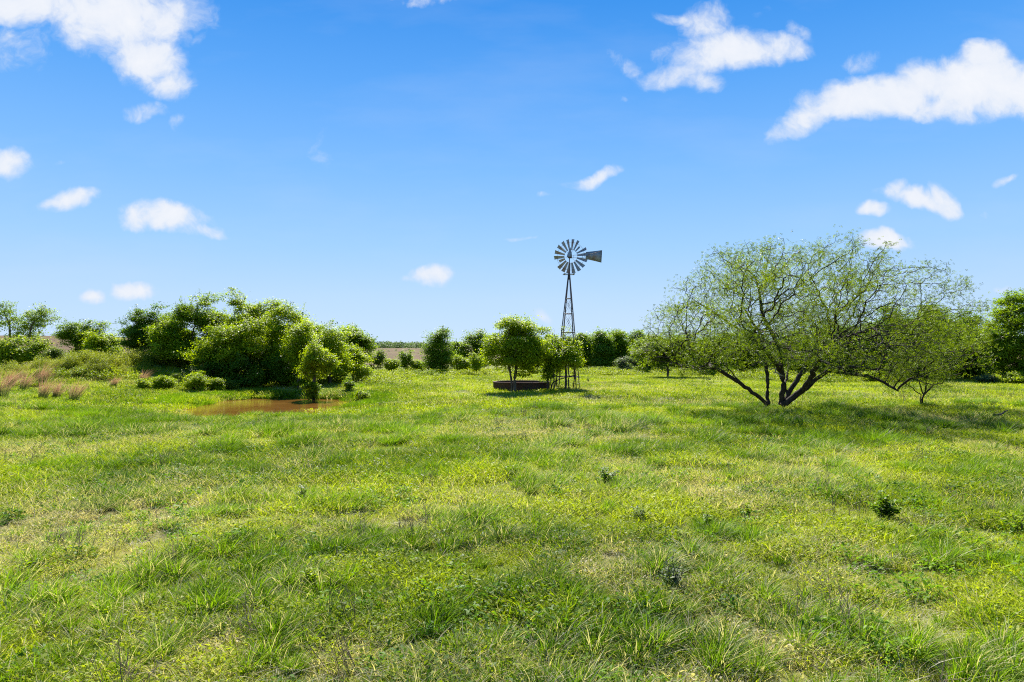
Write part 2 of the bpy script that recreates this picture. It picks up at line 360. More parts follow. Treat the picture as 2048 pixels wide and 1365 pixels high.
# ------------------------------------------------------------------ trees
def colonize(rng, A, nodes, parents, step, kill, jitter=.12, up=.0, iters=140, grav=None):
    P = [np.array(p, float) for p in nodes]; par = list(parents)
    A = np.asarray(A, float); N = np.array(P)
    D = np.linalg.norm(A[:, None] - N[None], axis=2); near = D.argmin(1); nd = D.min(1)
    alive = nd > kill; A = A[alive]; near = near[alive]; nd = nd[alive]
    used = {}
    for it in range(iters):
        if len(A) == 0: break
        dirs = (A - N[near]) / (nd[:, None] + 1e-9)
        acc = np.zeros((len(N), 3)); np.add.at(acc, near, dirs)
        idx = np.unique(near); d = acc[idx]; d /= np.linalg.norm(d, axis=1)[:, None] + 1e-9
        d = d + rng.normal(0, jitter, d.shape) + np.array([0, 0, up]); d /= np.linalg.norm(d, axis=1)[:, None] + 1e-9
        new = N[idx] + d * step
        ok = np.array([used.get(int(i), 0) < 4 for i in idx])
        if not ok.any(): break
        for i in idx: used[int(i)] = used.get(int(i), 0) + 1
        new = new[ok]; ii = idx[ok]; base = len(N)
        N = np.vstack([N, new]); par += [int(i) for i in ii]
        # attractors whose nearest node is exhausted move on
        D = np.linalg.norm(A[:, None] - new[None], axis=2); m = D.min(1); am = D.argmin(1)
        b = m < nd; near = np.where(b, am + base, near); nd = np.where(b, m, nd)
        ex = np.array([used.get(int(i), 0) >= 4 for i in near])
        alive = (nd > kill) & ~ex; A = A[alive]; near = near[alive]; nd = nd[alive]
    return N, np.array(par)
def wood(N, par, r_tip, expo=2.3, rmax=None, kmin=3):
    n = len(N); R = np.zeros(n); kids = [[] for _ in range(n)]
    for i in range(n):
        if par[i] >= 0: kids[par[i]].append(i)
    order = np.arange(n)[::-1]; acc = np.zeros(n)
    for i in order:      # children always have larger indices
        R[i] = r_tip if not kids[i] else (acc[i]) ** (1 / expo)
        if par[i] >= 0: acc[par[i]] += R[i] ** expo
    if rmax and R.max() > r_tip * 1.5:
        k = math.log(rmax / r_tip) / math.log(R.max() / r_tip); R = r_tip * (R / r_tip) ** k
    mb = MB()
    done = np.zeros(n, bool)
    starts = [(-1, i) for i in range(n) if par[i] < 0]
    while starts:
        p, i = starts.pop(); ch = [p] if p >= 0 else []; cur = i
        while True:
            ch.append(cur)
            k = kids[cur]
            if not k: break
            j = max(k, key=lambda q: R[q])
            for q in k:
                if q != j: starts.append((cur, q))
            cur = j
        if len(ch) < 2: continue
        rr = R[ch].copy()
        if p >= 0: rr[0] = min(R[p], rr[1] * 1.25)
        mb.tube(N[ch], rr, 9 if rr.max() > .09 else (6 if rr.max() > .035 else kmin), cap=False)
    tipdist = np.zeros(n)
    for i in order:
        if par[i] >= 0: tipdist[par[i]] = max(tipdist[par[i]], tipdist[i] + 1)
    return mb, R, tipdist, kids
def unit(v): return v / (np.linalg.norm(v, axis=-1, keepdims=True) + 1e-9)
def leaves(rng, C, nrm, size, asp=.6, droop=0., fold=.25, along=None):
    """rhombic folded leaves at C with normals nrm"""
    n = len(C); nrm = unit(nrm)
    t = along if along is not None else rng.normal(0, 1, (n, 3))
    t = t - (t * nrm).sum(1, keepdims=True) * nrm; t = unit(t); b = np.cross(nrm, t)
    L = size * rng.uniform(.65, 1.3, n)[:, None]; W = L * asp * .5
    V = np.empty((n, 4, 3)); up = nrm * W * fold
    V[:, 0] = C - t * L * .5; V[:, 1] = C + b * W + up; V[:, 2] = C + t * L * .5 - nrm * L * droop; V[:, 3] = C - b * W + up
    return V.reshape(-1, 3), np.arange(4 * n).reshape(n, 4)
LEAFMUL = 1.6
def lobes_for(rng, cx, cy, cz, rx, ry, rz, n):
    L = [(cx, cy, cz, rx * .62, ry * .62, rz * .62)]
    for i in range(n):
        d = unit(rng.normal(0, 1, 3)); d = d / (np.abs(d) ** 2.7).sum() ** (1 / 2.7); q = rng.uniform(.5, .72); s = rng.uniform(.28, .48)
        L.append((cx + d[0] * rx * q, cy + d[1] * ry * q, cz + d[2] * rz * q, rx * s, ry * s, rz * s * rng.uniform(.8, 1.1)))
    return L
def sample_lobes(rng, L, n, shell=.42):
    L = np.array(L); w = (L[:, 3] * L[:, 4] * L[:, 5]) ** .75; k = rng.choice(len(L), n, p=w / w.sum())
    d = unit(rng.normal(0, 1, (n, 3))); r = rng.rand(n, 1) ** shell
    return L[k, :3] + d * r * L[k, 3:]
def tree(name, label, cat, px, Y, boxes, leafmat, bmat=None, trunks=None, nattr=330, nleaf=11000, lsize=.13, seed=1, group=None,
         spread=.20, lobes=15, shell=.36, rmax=.12, ymul=.9, hole=.33, step=None, tipk=3, bare=0.0, wisp=.17, lean=(0, 0), asp=.6):
    """boxes: crown extents in photo pixels at depth Y (x0, x1, top, bottom); trunk foot stands on the ground at column px"""
    rng = np.random.RandomState(seed)
    bx = (px - 1024) / F * Y; bz = float(height(bx, Y)) - .05
    root = thing(name, label, cat, (bx, Y, bz), group)
    A = []; cen = []
    LB = []
    for b in boxes:
        x0, x1, t, bo = b[:4]; dy = b[4] if len(b) > 4 else 0
        Yb = Y + dy
        X0, Zt = ray(x0, t, Yb); X1, Zb = ray(x1, bo, Yb)
        Zb = max(Zb, bz + .1)
        rx = (X1 - X0) / 2; rz = (Zt - Zb) / 2; ry = rx * ymul if rx < 4 else 4 * ymul * (rx / 4) ** .5
        LB += lobes_for(rng, (X0 + X1) / 2, Yb, (Zt + Zb) / 2, rx, ry, rz, lobes)
        cen.append(((X0 + X1) / 2, Yb, (Zt + Zb) / 2, rx, rz))
    A = sample_lobes(rng, LB, nattr, shell)
    # a few stray shoots past the outline
    k = rng.choice(len(A), max(3, int(nattr * wisp)), replace=False); c0 = np.array([cen[0][0], cen[0][1], cen[0][2]])
    A = np.vstack([A, A[k] + unit(A[k] - c0) * rng.uniform(.1, .3, (len(k), 1)) * cen[0][4] + np.array([0, 0, .1])])
    A = A[A[:, 2] > height(A[:, 0], A[:, 1]) + .08]
    size = max(c[3] for c in cen); step = step or max(.12, min(.3, size * .09)); kill = step * 1.35
    nodes = []; par = []
    for (tx, tdx, th) in (trunks or [(0, 0, .35)]):      # offset of the foot, of the head, height fraction of the crown centre
        foot = np.array([bx + tx, Y + rng.uniform(-.1, .1) * (1 if tx else 0), bz]); head = np.array([bx + tdx, Y + rng.uniform(-.2, .2), bz + (c0[2] - bz) * th * 2])
        m = max(3, int(np.linalg.norm(head - foot) / step)); off = rng.normal(0, .03, 3) * [1, 1, 0]
        for i in range(m):
            t = i / (m - 1); nodes.append(foot * (1 - t) + head * t + off * math.sin(t * 5) + rng.normal(0, .012, 3)); par.append(-1 if i == 0 else len(nodes) - 2)
    N, P = colonize(rng, A, nodes, par, step, kill, jitter=.16)
    mb, R, td, kids = wood(N, P, .008 if size < 3 else .011, rmax=rmax)
    tip = np.where((td <= tipk) & (np.arange(len(N)) > len(nodes)))[0]
    gx = height(N[tip, 0], N[tip, 1]); tip = tip[N[tip, 2] > gx + .1]
    if bare: tip = tip[rng.rand(len(tip)) > bare]
    # clusters hang at the shoot tips and through the whole crown
    A2 = sample_lobes(rng, LB, int(nattr * .55 * (1 - bare)), shell); A2 = A2[A2[:, 2] > height(A2[:, 0], A2[:, 1]) + .1]
    K = np.vstack([N[tip[rng.rand(len(tip)) < .35]], A2]); tipn = len(K) - len(A2)
    hol = vnoise(K[:, 0] * 1.25 / max(1, size / 2.4) + K[:, 1] * .6, K[:, 2] * 1.35 / max(1, size / 2.4) - K[:, 1] * .5, seed) > (hole if size > 1.2 else .2)
    tipn = int(hol[:tipn].sum()); K = K[hol]
    # upright shoots standing out of the crown
    ns = int(nattr * wisp * 1.1); src = A[rng.randint(0, len(A), ns)]; sdir = unit(unit(src - c0) * [1, 1, .6] + np.array([.12, 0, .9]) + rng.normal(0, .25, (ns, 3)))
    sl = size * rng.uniform(.10, .29, ns); SH = []
    for p_, d_, l_ in zip(src, sdir, sl):
        mb.tube([p_ - d_ * l_ * .5, p_ + d_ * l_ * .5, p_ + d_ * l_ + [0.03, 0, -.01]], [.012, .008, .004], 3, cap=False); SH.append(p_ + d_ * l_ * np.linspace(.1, 1.02, 6)[:, None])
    mb.V = [v - np.array([bx, Y, bz]) for v in mb.V]
    mb.build('trunk', bmat or M_BARK, root, smooth=True)
    SH = np.vstack(SH) if ns else np.zeros((0, 3)); SH = np.repeat(SH, 3 if size < 3 else 4, 0)
    per = rng.gamma(1.2, 1, len(K)) + .1; per[:tipn] *= .7
    per = per / per.sum() * nleaf * LEAFMUL; cnt = rng.poisson(per); own = np.repeat(np.arange(len(K)), cnt); n = len(own)
    sp = spread * 1.35 * rng.uniform(.55, 1.35, len(K))[own][:, None]
    C = K[own] + rng.normal(0, 1, (n, 3)) * sp * [1.1, 1.1, .48]
    C = np.vstack([C, SH + rng.normal(0, lsize * .55, SH.shape)]); own = np.concatenate([own, rng.randint(0, len(K), len(SH))])
    kk = C[:, 2] > height(C[:, 0], C[:, 1]); C = C[kk]; own = own[kk]; n = len(own)
    out = unit(C - c0)
    nrm = np.array([0, 0, 1.]) * .85 + out * .45 + rng.normal(0, .5, (n, 3))
    V, Q = leaves(rng, C, nrm, lsize * 1.15, asp=asp, droop=.1)
    V -= np.array([bx, Y, bz])
    ct = rng.rand(len(K))
    tint = np.clip(.02 + .6 * ct[own] + .42 * rng.rand(n) , 0, 1)
    mesh_obj('crown', V, Q, leafmat, root, attrs=dict(tint=np.repeat(tint, 4)))
    return root

GT = 'trees and thicket round the pond'
GR = 'trees of the background row'
def T(*a, **k): return tree('tree', a[0], 'tree', *a[1:], **k)
def Bush(*a, **k):
    k.setdefault('trunks', [(0, 0, .2), (.15, .3, .2), (-.15, -.3, .2)]); k.setdefault('rmax', .03); k.setdefault('nattr', 160)
    return tree('bush', a[0], 'bush', *a[1:], **k)
# far left
T('tall thin crowned tree with sky showing through at the left edge', 40, 84, [(-8, 52, 600, 668), (45, 108, 604, 660), (20, 80, 640, 690)], M_LEAF_MID, nattr=420, nleaf=5200, lsize=.15, seed=3, spread=.24, trunks=[(-.9, -1.2, .42), (0, 1.6, .42)], rmax=.16, group=GT)
T('low round bright tree under the tall thin one at left edge', 38, 72, [(-30, 50, 672, 735), (30, 92, 670, 735)], M_LEAF, nattr=380, nleaf=13000, lsize=.16, seed=4, spread=.26, group=GT)
T('dark green tree with ragged top right of the brown field gap', 150, 76, [(110, 175, 645, 730), (160, 212, 640, 730)], M_LEAF_MID, nattr=360, nleaf=13000, lsize=.15, seed=5, spread=.24, group=GT)
T('bright green small tree behind the mound crest', 212, 72, [(178, 248, 660, 735)], M_LEAF, nattr=300, nleaf=10000, lsize=.15, seed=6, spread=.24, group=GT)
Bush('small pale bush under the gap to the brown field', 108, 70, [(84, 132, 695, 740)], M_LEAF_OLIVE, nleaf=3800, lsize=.13, seed=7, group=GT)
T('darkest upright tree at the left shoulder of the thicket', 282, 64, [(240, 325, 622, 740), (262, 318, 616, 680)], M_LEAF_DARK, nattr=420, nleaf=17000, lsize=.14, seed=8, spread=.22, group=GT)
# thicket behind the pond
T('tall dark tree making the left high point of the thicket', 385, 62, [(325, 450, 592, 760), (345, 430, 588, 660), (300, 380, 640, 770)], M_LEAF_MID, nattr=620, nleaf=27000, lsize=.14, seed=9, spread=.24, group=GT)
T('bright crown hanging over dark shade at the left of the thicket', 330, 60, [(290, 375, 640, 735), (300, 350, 632, 690)], M_LEAF, nattr=380, nleaf=13000, lsize=.13, seed=10, spread=.22, group=GT)
T('tree with airy twigs along the flat middle top of the thicket', 500, 63, [(440, 520, 592, 700), (490, 560, 594, 700)], M_LEAF, nattr=420, nleaf=14000, lsize=.14, seed=11, spread=.23, wisp=.2, group=GT)
T('broad bright front tree in the middle of the thicket', 470, 55, [(380, 520, 632, 745), (400, 500, 650, 782), (430, 560, 625, 740)], M_LEAF, nattr=700, nleaf=30000, lsize=.13, seed=12, spread=.22, hole=.22, group=GT, rmax=.15)
T('rounded bright front tree right of the thicket middle', 565, 56, [(510, 640, 625, 740), (530, 640, 665, 780), (545, 620, 606, 690)], M_LEAF, nattr=620, nleaf=27000, lsize=.13, seed=13, spread=.22, hole=.22, group=GT, rmax=.15)
T('tree with loose shoots above the right shoulder of the thicket', 610, 60, [(560, 660, 608, 720), (590, 700, 635, 750), (600, 690, 690, 765)], M_LEAF_MID, nattr=460, nleaf=19000, lsize=.14, seed=14, spread=.23, wisp=.2, group=GT)
T('leafy tree at the right front of the thicket', 660, 57, [(605, 705, 650, 740), (620, 705, 690, 772)], M_LEAF, nattr=460, nleaf=19000, lsize=.13, seed=15, spread=.22, hole=.22, group=GT)
T('last taller tree at the right end of the thicket', 705, 66, [(660, 742, 650, 735), (695, 752, 672, 735), (640, 735, 690, 750)], M_LEAF_MID, nattr=380, nleaf=15000, lsize=.15, seed=16, spread=.25, hole=.22, group=GT)
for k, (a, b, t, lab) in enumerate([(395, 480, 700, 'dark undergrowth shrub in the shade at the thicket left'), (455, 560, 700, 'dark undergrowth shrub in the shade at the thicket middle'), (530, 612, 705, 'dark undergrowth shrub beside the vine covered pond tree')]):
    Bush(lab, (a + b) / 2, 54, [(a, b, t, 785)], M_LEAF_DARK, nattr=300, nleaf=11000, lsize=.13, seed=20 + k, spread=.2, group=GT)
T('small yellow green tree standing on the far pond bank', 627, 46.8, [(602, 648, 684, 740), (615, 676, 705, 760), (598, 632, 715, 768)], M_LEAF, nattr=420, nleaf=6500, lsize=.10, seed=17, spread=.15, wisp=.3, hole=.38, trunks=[(0, .05, .42)], rmax=.11, group=GT)
Bush('vine covered bush round the foot of the pond bank tree', 617, 46.6, [(600, 640, 762, 800)], M_LEAF_MID, nleaf=4200, lsize=.08, seed=18, spread=.1, step=.1, group=GT)
Bush('little dark bush in the grass right of the pond tree', 700, 49, [(686, 712, 757, 782)], M_LEAF_MID, nleaf=1600, lsize=.07, seed=19, spread=.08, step=.09, group='bushes near the pond')
Bush('low yellow bush trailing over the right pond bank', 727, 44.5, [(708, 745, 782, 802)], M_LEAF, nleaf=1500, lsize=.07, seed=26, spread=.08, step=.09, group='bushes near the pond')
for k, (a, b, t, bo, Yq, mt, lab) in enumerate([(270, 300, 760, 797, 49, M_LEAF, 'leftmost small round bush on the slope above the pond'), (308, 350, 752, 800, 49, M_LEAF, 'second small bush left of the pond with dark hollow'),
        (352, 418, 730, 785, 52, M_LEAF_OLIVE, 'higher domed bush behind the one by the pond'), (362, 430, 745, 797, 48.5, M_LEAF, 'largest domed bush left of the pond with bright top'), (416, 450, 756, 794, 49, M_LEAF, 'small bush against the right of the domed bush'), (444, 474, 755, 790, 50.5, M_LEAF_OLIVE, 'small pale bush at the foot of the thicket shade')]):
    Bush(lab, (a + b) / 2, Yq, [(a, b, t, bo)], mt, nleaf=int(120 * (b - a)), nattr=200, lsize=.075, seed=30 + k, spread=.09, step=.1, group='bushes near the pond', shell=.3)
T('tree filling the hollow between the two left crowns of the thicket', 335, 66, [(300, 370, 625, 750)], M_LEAF_MID, nattr=360, nleaf=14000, lsize=.15, seed=27, spread=.25, group=GT)
T('hidden tree in the depth of the thicket behind the broad front tree', 520, 68, [(450, 600, 615, 760)], M_LEAF_MID, nattr=460, nleaf=19000, lsize=.16, seed=28, spread=.26, group=GT)
Bush('tall bush closing the right foot of the thicket', 712, 60, [(675, 745, 695, 762)], M_LEAF, nleaf=8000, nattr=300, lsize=.12, seed=29, spread=.2, group=GT)
T('leafy tree joining the pond bank tree to the thicket', 598, 52.5, [(562, 640, 650, 745), (575, 650, 690, 772)], M_LEAF, nattr=380, nleaf=13000, lsize=.12, seed=45, spread=.2, hole=.2, group=GT)
# gap with the brown field
for k, (a, b, t, bo, Yq, mt, lab) in enumerate([(736, 770, 702, 742, 84, M_LEAF_OLIVE, 'upright pale bush just right of the thicket'), (768, 800, 716, 742, 86, M_LEAF, 'low bright bush in front of the brown field'),
        (796, 825, 700, 742, 88, M_LEAF_MID, 'taller bush poking above the brown field edge'), (822, 852, 718, 744, 88, M_LEAF, 'low bush at the right end of the brown field')]):
    Bush(lab, (a + b) / 2, Yq, [(a, b, t, bo)], mt, nleaf=2600, lsize=.14, seed=40 + k, spread=.18, group='bushes along the brown field')
# middle distance
T('grey green tree with loose top left of the tank tree', 882, 84, [(846, 912, 662, 745), (852, 905, 655, 700), (846, 920, 700, 745)], M_LEAF_FAR, nattr=420, nleaf=11000, lsize=.16, seed=50, spread=.27, group=GR)
T('narrow tree filling the space between the two grey green trees', 918, 90, [(898, 946, 682, 745)], M_LEAF_MID, nattr=260, nleaf=9000, lsize=.16, seed=47, spread=.26, group=GR)
T('low tree in the background just left of the saplings', 1068, 94, [(1040, 1100, 684, 748)], M_LEAF_FAR, nattr=260, nleaf=9000, lsize=.17, seed=48, spread=.27, group=GR)
T('rounded tree closing the row at the left tips of the mesquite', 1296, 90, [(1266, 1330, 672, 748)], M_LEAF_MID, nattr=320, nleaf=11000, lsize=.17, seed=49, spread=.28, group=GR)
T('second background tree close behind the tank tree', 945, 92, [(922, 960, 660, 745), (940, 985, 658, 735), (930, 990, 690, 748)], M_LEAF_FAR, nattr=340, nleaf=11000, lsize=.17, seed=51, spread=.28, group=GR)
Bush('pale bush low between the two grey green trees', 920, 82, [(905, 945, 712, 745)], M_LEAF, nleaf=3200, lsize=.14, seed=52, spread=.2, group=GR)
Bush('small bright upright bush left of the tank tree', 953, 78, [(938, 966, 705, 748)], M_LEAF, nleaf=2400, lsize=.12, seed=53, spread=.15, group=GR)
for k, (a, b, t, lab) in enumerate([(1075, 1130, 668, 'background tree hidden behind the saplings'), (1142, 1192, 660, 'first tree of the dark row right of the windmill'), (1182, 1226, 658, 'second tree of the dark row right of the windmill'), (1218, 1262, 659, 'third tree of the dark row right of the windmill'),
        (1252, 1302, 662, 'fourth tree of the dark row where it meets the mesquite')]):
    T(lab, (a + b) / 2, 97 + (k % 2) * 2.5, [(a, b, t, 735), (a, b, 690, 748)], M_LEAF_MID if k % 2 else M_LEAF_FAR, nattr=380, hole=.22, nleaf=16000, lsize=.19, seed=54 + k, spread=.3, group=GR, wisp=.05)
for k, (a, b, t, Yq) in enumerate([(1030, 1100, 676, 108), (1120, 1180, 666, 108), (1160, 1225, 663, 110), (1205, 1265, 664, 108), (1250, 1330, 668, 106), (1310, 1400, 670, 100), (1390, 1480, 672, 98), (1470, 1560, 668, 98), (1550, 1650, 662, 96), (1640, 1730, 650, 90), (1730, 1830, 640, 88), (1830, 1930, 640, 86), (1910, 1990, 660, 84)]):
    T(['farther tree behind the tank tree', 'farther tree behind the first of the dark row', 'farther tree behind the second of the dark row', 'farther tree behind the third of the dark row', 'farther tree behind the fourth of the dark row', 'farther tree behind the left tips of the mesquite', 'farther tree behind the left limb of the mesquite', 'farther tree behind the middle trunks of the mesquite',
       'farther tree behind the right trunks of the mesquite', 'farther tree behind the right boughs of the mesquite', 'farther tree left behind the small mesquite', 'farther tree right behind the small mesquite', 'farther tree behind the gap before the right edge tree'][k], (a + b) / 2, Yq, [(a, b, t, 745), (a - 8, b + 8, 700, 748)], M_LEAF_FAR if k % 3 else M_LEAF_DARK, nattr=260, hole=.1, nleaf=12000, lsize=.22, seed=600 + k, spread=.34, group='second line of trees behind the background row', wisp=.05, step=.3)
Bush('greyish feathery bush in front of the dark row', 1252, 86, [(1234, 1276, 714, 744)], M_LEAF_GREY, nleaf=2800, lsize=.12, seed=60, spread=.2, group=GR)
T('olive tree low behind the left tips of the mesquite', 1335, 72, [(1262, 1350, 668, 748), (1320, 1400, 665, 748)], M_LEAF_OLIVE, nattr=460, nleaf=14000, lsize=.14, seed=61, spread=.26, group=GR)
for k, (a, b, t, bo, Yq, lab) in enumerate([(1375, 1455, 668, 748, 82, 'dark tree seen through the left half of the mesquite'), (1440, 1530, 662, 748, 84, 'dark tree seen through the middle of the mesquite'),
        (1545, 1650, 655, 752, 78, 'dark tree behind the right trunk of the mesquite'), (1620, 1735, 622, 758, 70, 'tall dark tree behind the right half of the mesquite'),
        (1715, 1830, 605, 760, 66, 'tall dark tree behind the small mesquite left side'), (1810, 1915, 604, 765, 64, 'tall dark tree directly behind the small mesquite'), (1885, 1975, 625, 768, 66, 'dark tree filling the gap before the right edge tree')]):
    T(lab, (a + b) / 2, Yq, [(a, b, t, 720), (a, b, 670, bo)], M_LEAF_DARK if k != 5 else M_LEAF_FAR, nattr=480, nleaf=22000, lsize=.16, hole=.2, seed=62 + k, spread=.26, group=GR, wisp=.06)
T('large dark leaved tree at the right edge with bright top boughs', 2010, 60, [(1945, 2060, 610, 735), (1985, 2120, 582, 700), (1950, 2100, 660, 775)], M_LEAF_MID, nattr=800, nleaf=34000, lsize=.14, seed=70, spread=.24, group=GR, rmax=.2)
T('tree just beyond the right edge crown', 2135, 63, [(2070, 2200, 600, 770)], M_LEAF_MID, nattr=420, nleaf=15000, lsize=.16, seed=71, spread=.26, group=GR)
Bush('bright low bush at the right edge in front of the dark tree', 2040, 56, [(2012, 2070, 742, 776)], M_LEAF, nleaf=4200, lsize=.11, seed=72, spread=.14, group=GR)
Bush('yellowish low bush behind the trunk of the mesquite on the right', 1745, 62, [(1722, 1775, 742, 768)], M_LEAF, nleaf=3600, lsize=.12, seed=73, spread=.14, group=GR)
Bush('grey green grassy bush left of the right edge bush', 1972, 58, [(1952, 1992, 752, 776)], M_LEAF_GREY, nleaf=2600, lsize=.10, seed=74, spread=.12, group=GR)

# ------------------------------------------------------------------ tank, tank tree, saplings
def brick():
    s = Nt('old_brick')
    uv = s.n('Attribute', attribute_name='wall_uv').outputs['Vector']
    b = s.n('TexBrick'); s.L.new(uv, b.inputs['Vector']); b.inputs['Scale'].default_value = 1.; b.inputs['Brick Width'].default_value = .24; b.inputs['Row Height'].default_value = .085; b.inputs['Mortar Size'].default_value = .010
    b.inputs['Color1'].default_value = (.10, .04, .03, 1); b.inputs['Color2'].default_value = (.065, .032, .026, 1); b.inputs['Mortar'].default_value = (.08, .06, .05, 1)
    n = s.noise(3., 5., .6); c = s.mix(s.rng(n, .45, .7, 0, .6), b.outputs['Color'], (.07, .06, .05))
    return s.done(s.pbsdf(c, .9, .2, s.bump(b.outputs['Fac'], -.6, .01)))
def build_tank():
    cx, cy = (1043 - 1024) / F * 48.6, 48.6; R = 2.02; g = float(height(cx, cy)); h = .62
    root = thing('stock_tank', 'round low brick stock tank in the shade of the tree beside the windmill', 'tank', (cx, cy, g))
    n = 72; rng = np.random.RandomState(5)
    prof = [(R, -.25), (R, h - .06), (R + .03, h - .055), (R + .03, h), (R - .2, h), (R - .2, -.25)]
    V = []; UV = []
    for i in range(n + 1):
        a = i / n * 2 * math.pi - math.pi / 2; w = rng.uniform(-.008, .008) if 0 < i < n else 0
        for (r, z) in prof:
            V.append(((r + w) * math.cos(a), (r + w) * math.sin(a), z)); UV.append((a * R, z, 0))
    k = len(prof); Q = []
    for i in range(n):
        for j in range(k - 1): Q.append((i * k + j, (i + 1) * k + j, (i + 1) * k + j + 1, i * k + j + 1))
    o = mesh_obj('wall', np.array(V), np.array(Q), brick(), root)
    at = o.data.attributes.new('wall_uv', 'FLOAT_VECTOR', 'POINT'); at.data.foreach_set('vector', np.array(UV, np.float32).ravel())
    s = Nt('tank_silt'); sm = s.done(s.pbsdf(s.mix(s.rng(s.noise(4.), .4, .6), (.10, .075, .045), (.16, .13, .07)), .9, .1))
    a = np.arange(48) * 2 * math.pi / 48
    mesh_obj('silt_floor', np.vstack([np.stack([(R - .19) * np.cos(a), (R - .19) * np.sin(a), np.full(48, .12)], 1), [(0, 0, .12)]]), np.array([(i, (i + 1) % 48, 48) for i in range(48)]), sm, root)
    # loose pale block lying against the wall
    mb = MB(); mb.box((0, 0, 0), (.22, .12, .10)); x, y = ray(1075, 782, 46.2)[0], 46.2
    o = mb.build('loose_block', M_BARK_PALE); o.location = (x, y, float(height(x, y)) + .08); o.rotation_euler = (.2, .1, .6)
    tag(o, 'small pale broken block lying in the grass before the brick tank', 'block')
build_tank()
T('full round tree on two slim trunks rising in front of the brick tank', 1026, 46.0, [(975, 1092, 632, 735), (960, 1040, 662, 750), (995, 1078, 627, 690), (1030, 1110, 660, 750), (985, 1095, 665, 757)], M_LEAF, nattr=900, nleaf=27000, lsize=.105, seed=80, spread=.17,
  trunks=[(-.10, -.22, .30), (.10, .22, .30)], rmax=.11, ymul=.85, group='trees beside the windmill', wisp=.07, hole=.15)
GS = 'saplings crowded round the windmill foot'
for k, (p, a, b, t, bo, Yq, mt, lab) in enumerate([(1094, 1076, 1118, 672, 768, 47.2, M_LEAF_MID, 'leftmost sapling with ivy dark stem at the tank end'), (1102, 1085, 1125, 662, 745, 48.4, M_LEAF, 'second slim sapling from the tank end'),
        (1107, 1092, 1130, 690, 738, 47.0, M_LEAF, 'third slim sapling, lower than its neighbours'), (1115, 1098, 1145, 655, 742, 49.6, M_LEAF, 'tallest sapling growing up inside the windmill legs'),
        (1131, 1110, 1152, 668, 740, 48.0, M_LEAF, 'sapling with thick dark stem under the windmill'), (1138, 1120, 1156, 690, 742, 47.4, M_LEAF, 'low leafy sapling left of the right windmill leg'), (1147, 1132, 1162, 676, 748, 49.0, M_LEAF, 'rightmost sapling wrapping the right windmill leg')]):
    T(lab, p, Yq, [(a, b, t, bo)], mt, nattr=190, nleaf=3600, lsize=.095, seed=90 + k, spread=.15, trunks=[(0, .05 * (-1) ** k, .33)], rmax=.05 if k not in (0, 4) else .085, lobes=6, wisp=.2, group=GS, step=.14)

# ------------------------------------------------------------------ windmill
def galv():
    s = Nt('weathered_galvanised_steel')
    n = s.noise(1.8, 6., .65); n2 = s.noise(9., 4., .6)
    c = s.mix(s.rng(n2, .3, .7), (.20, .21, .22), (.33, .34, .35)); c = s.mix(s.rng(n, .50, .66, 0, .8), c, (.20, .10, .055))
    return s.done(s.pbsdf(c, .55, .4, None, .25))
M_GALV = galv()
def steel_dark():
    s = Nt('rusty_angle_steel'); n = s.noise(5., 5., .6)
    return s.done(s.pbsdf(s.mix(s.rng(n, .4, .65), (.12, .115, .11), (.12, .07, .045)), .7, .3, None, .2))
M_STEEL = steel_dark()
def angle_bar(mb, a, b, w=.055, t=.008, toward=(0, 0)):
    a = np.array(a, float); b = np.array(b, float); d = unit(b - a)
    c = np.array([toward[0] - a[0], toward[1] - a[1], 0.]); c = c - d * (c @ d)
    if np.linalg.norm(c) < 1e-3: c = np.cross(d, (0, 0, 1.)) if abs(d[2]) < .9 else np.array([1., 0, 0])
    c = unit(c); e = np.cross(d, c)
    for u in (unit(c + e), unit(c - e)):
        v = np.cross(d, u); mb_c = []
        for p in (a, b):
            for (i, j) in ((0, -t / 2), (w, -t / 2), (w, t / 2), (0, t / 2)): mb_c.append(p + u * i + v * j)
        mb.add(mb_c, [(0, 1, 5, 4), (1, 2, 6, 5), (2, 3, 7, 6), (3, 0, 4, 7), (0, 3, 2, 1), (4, 5, 6, 7)])
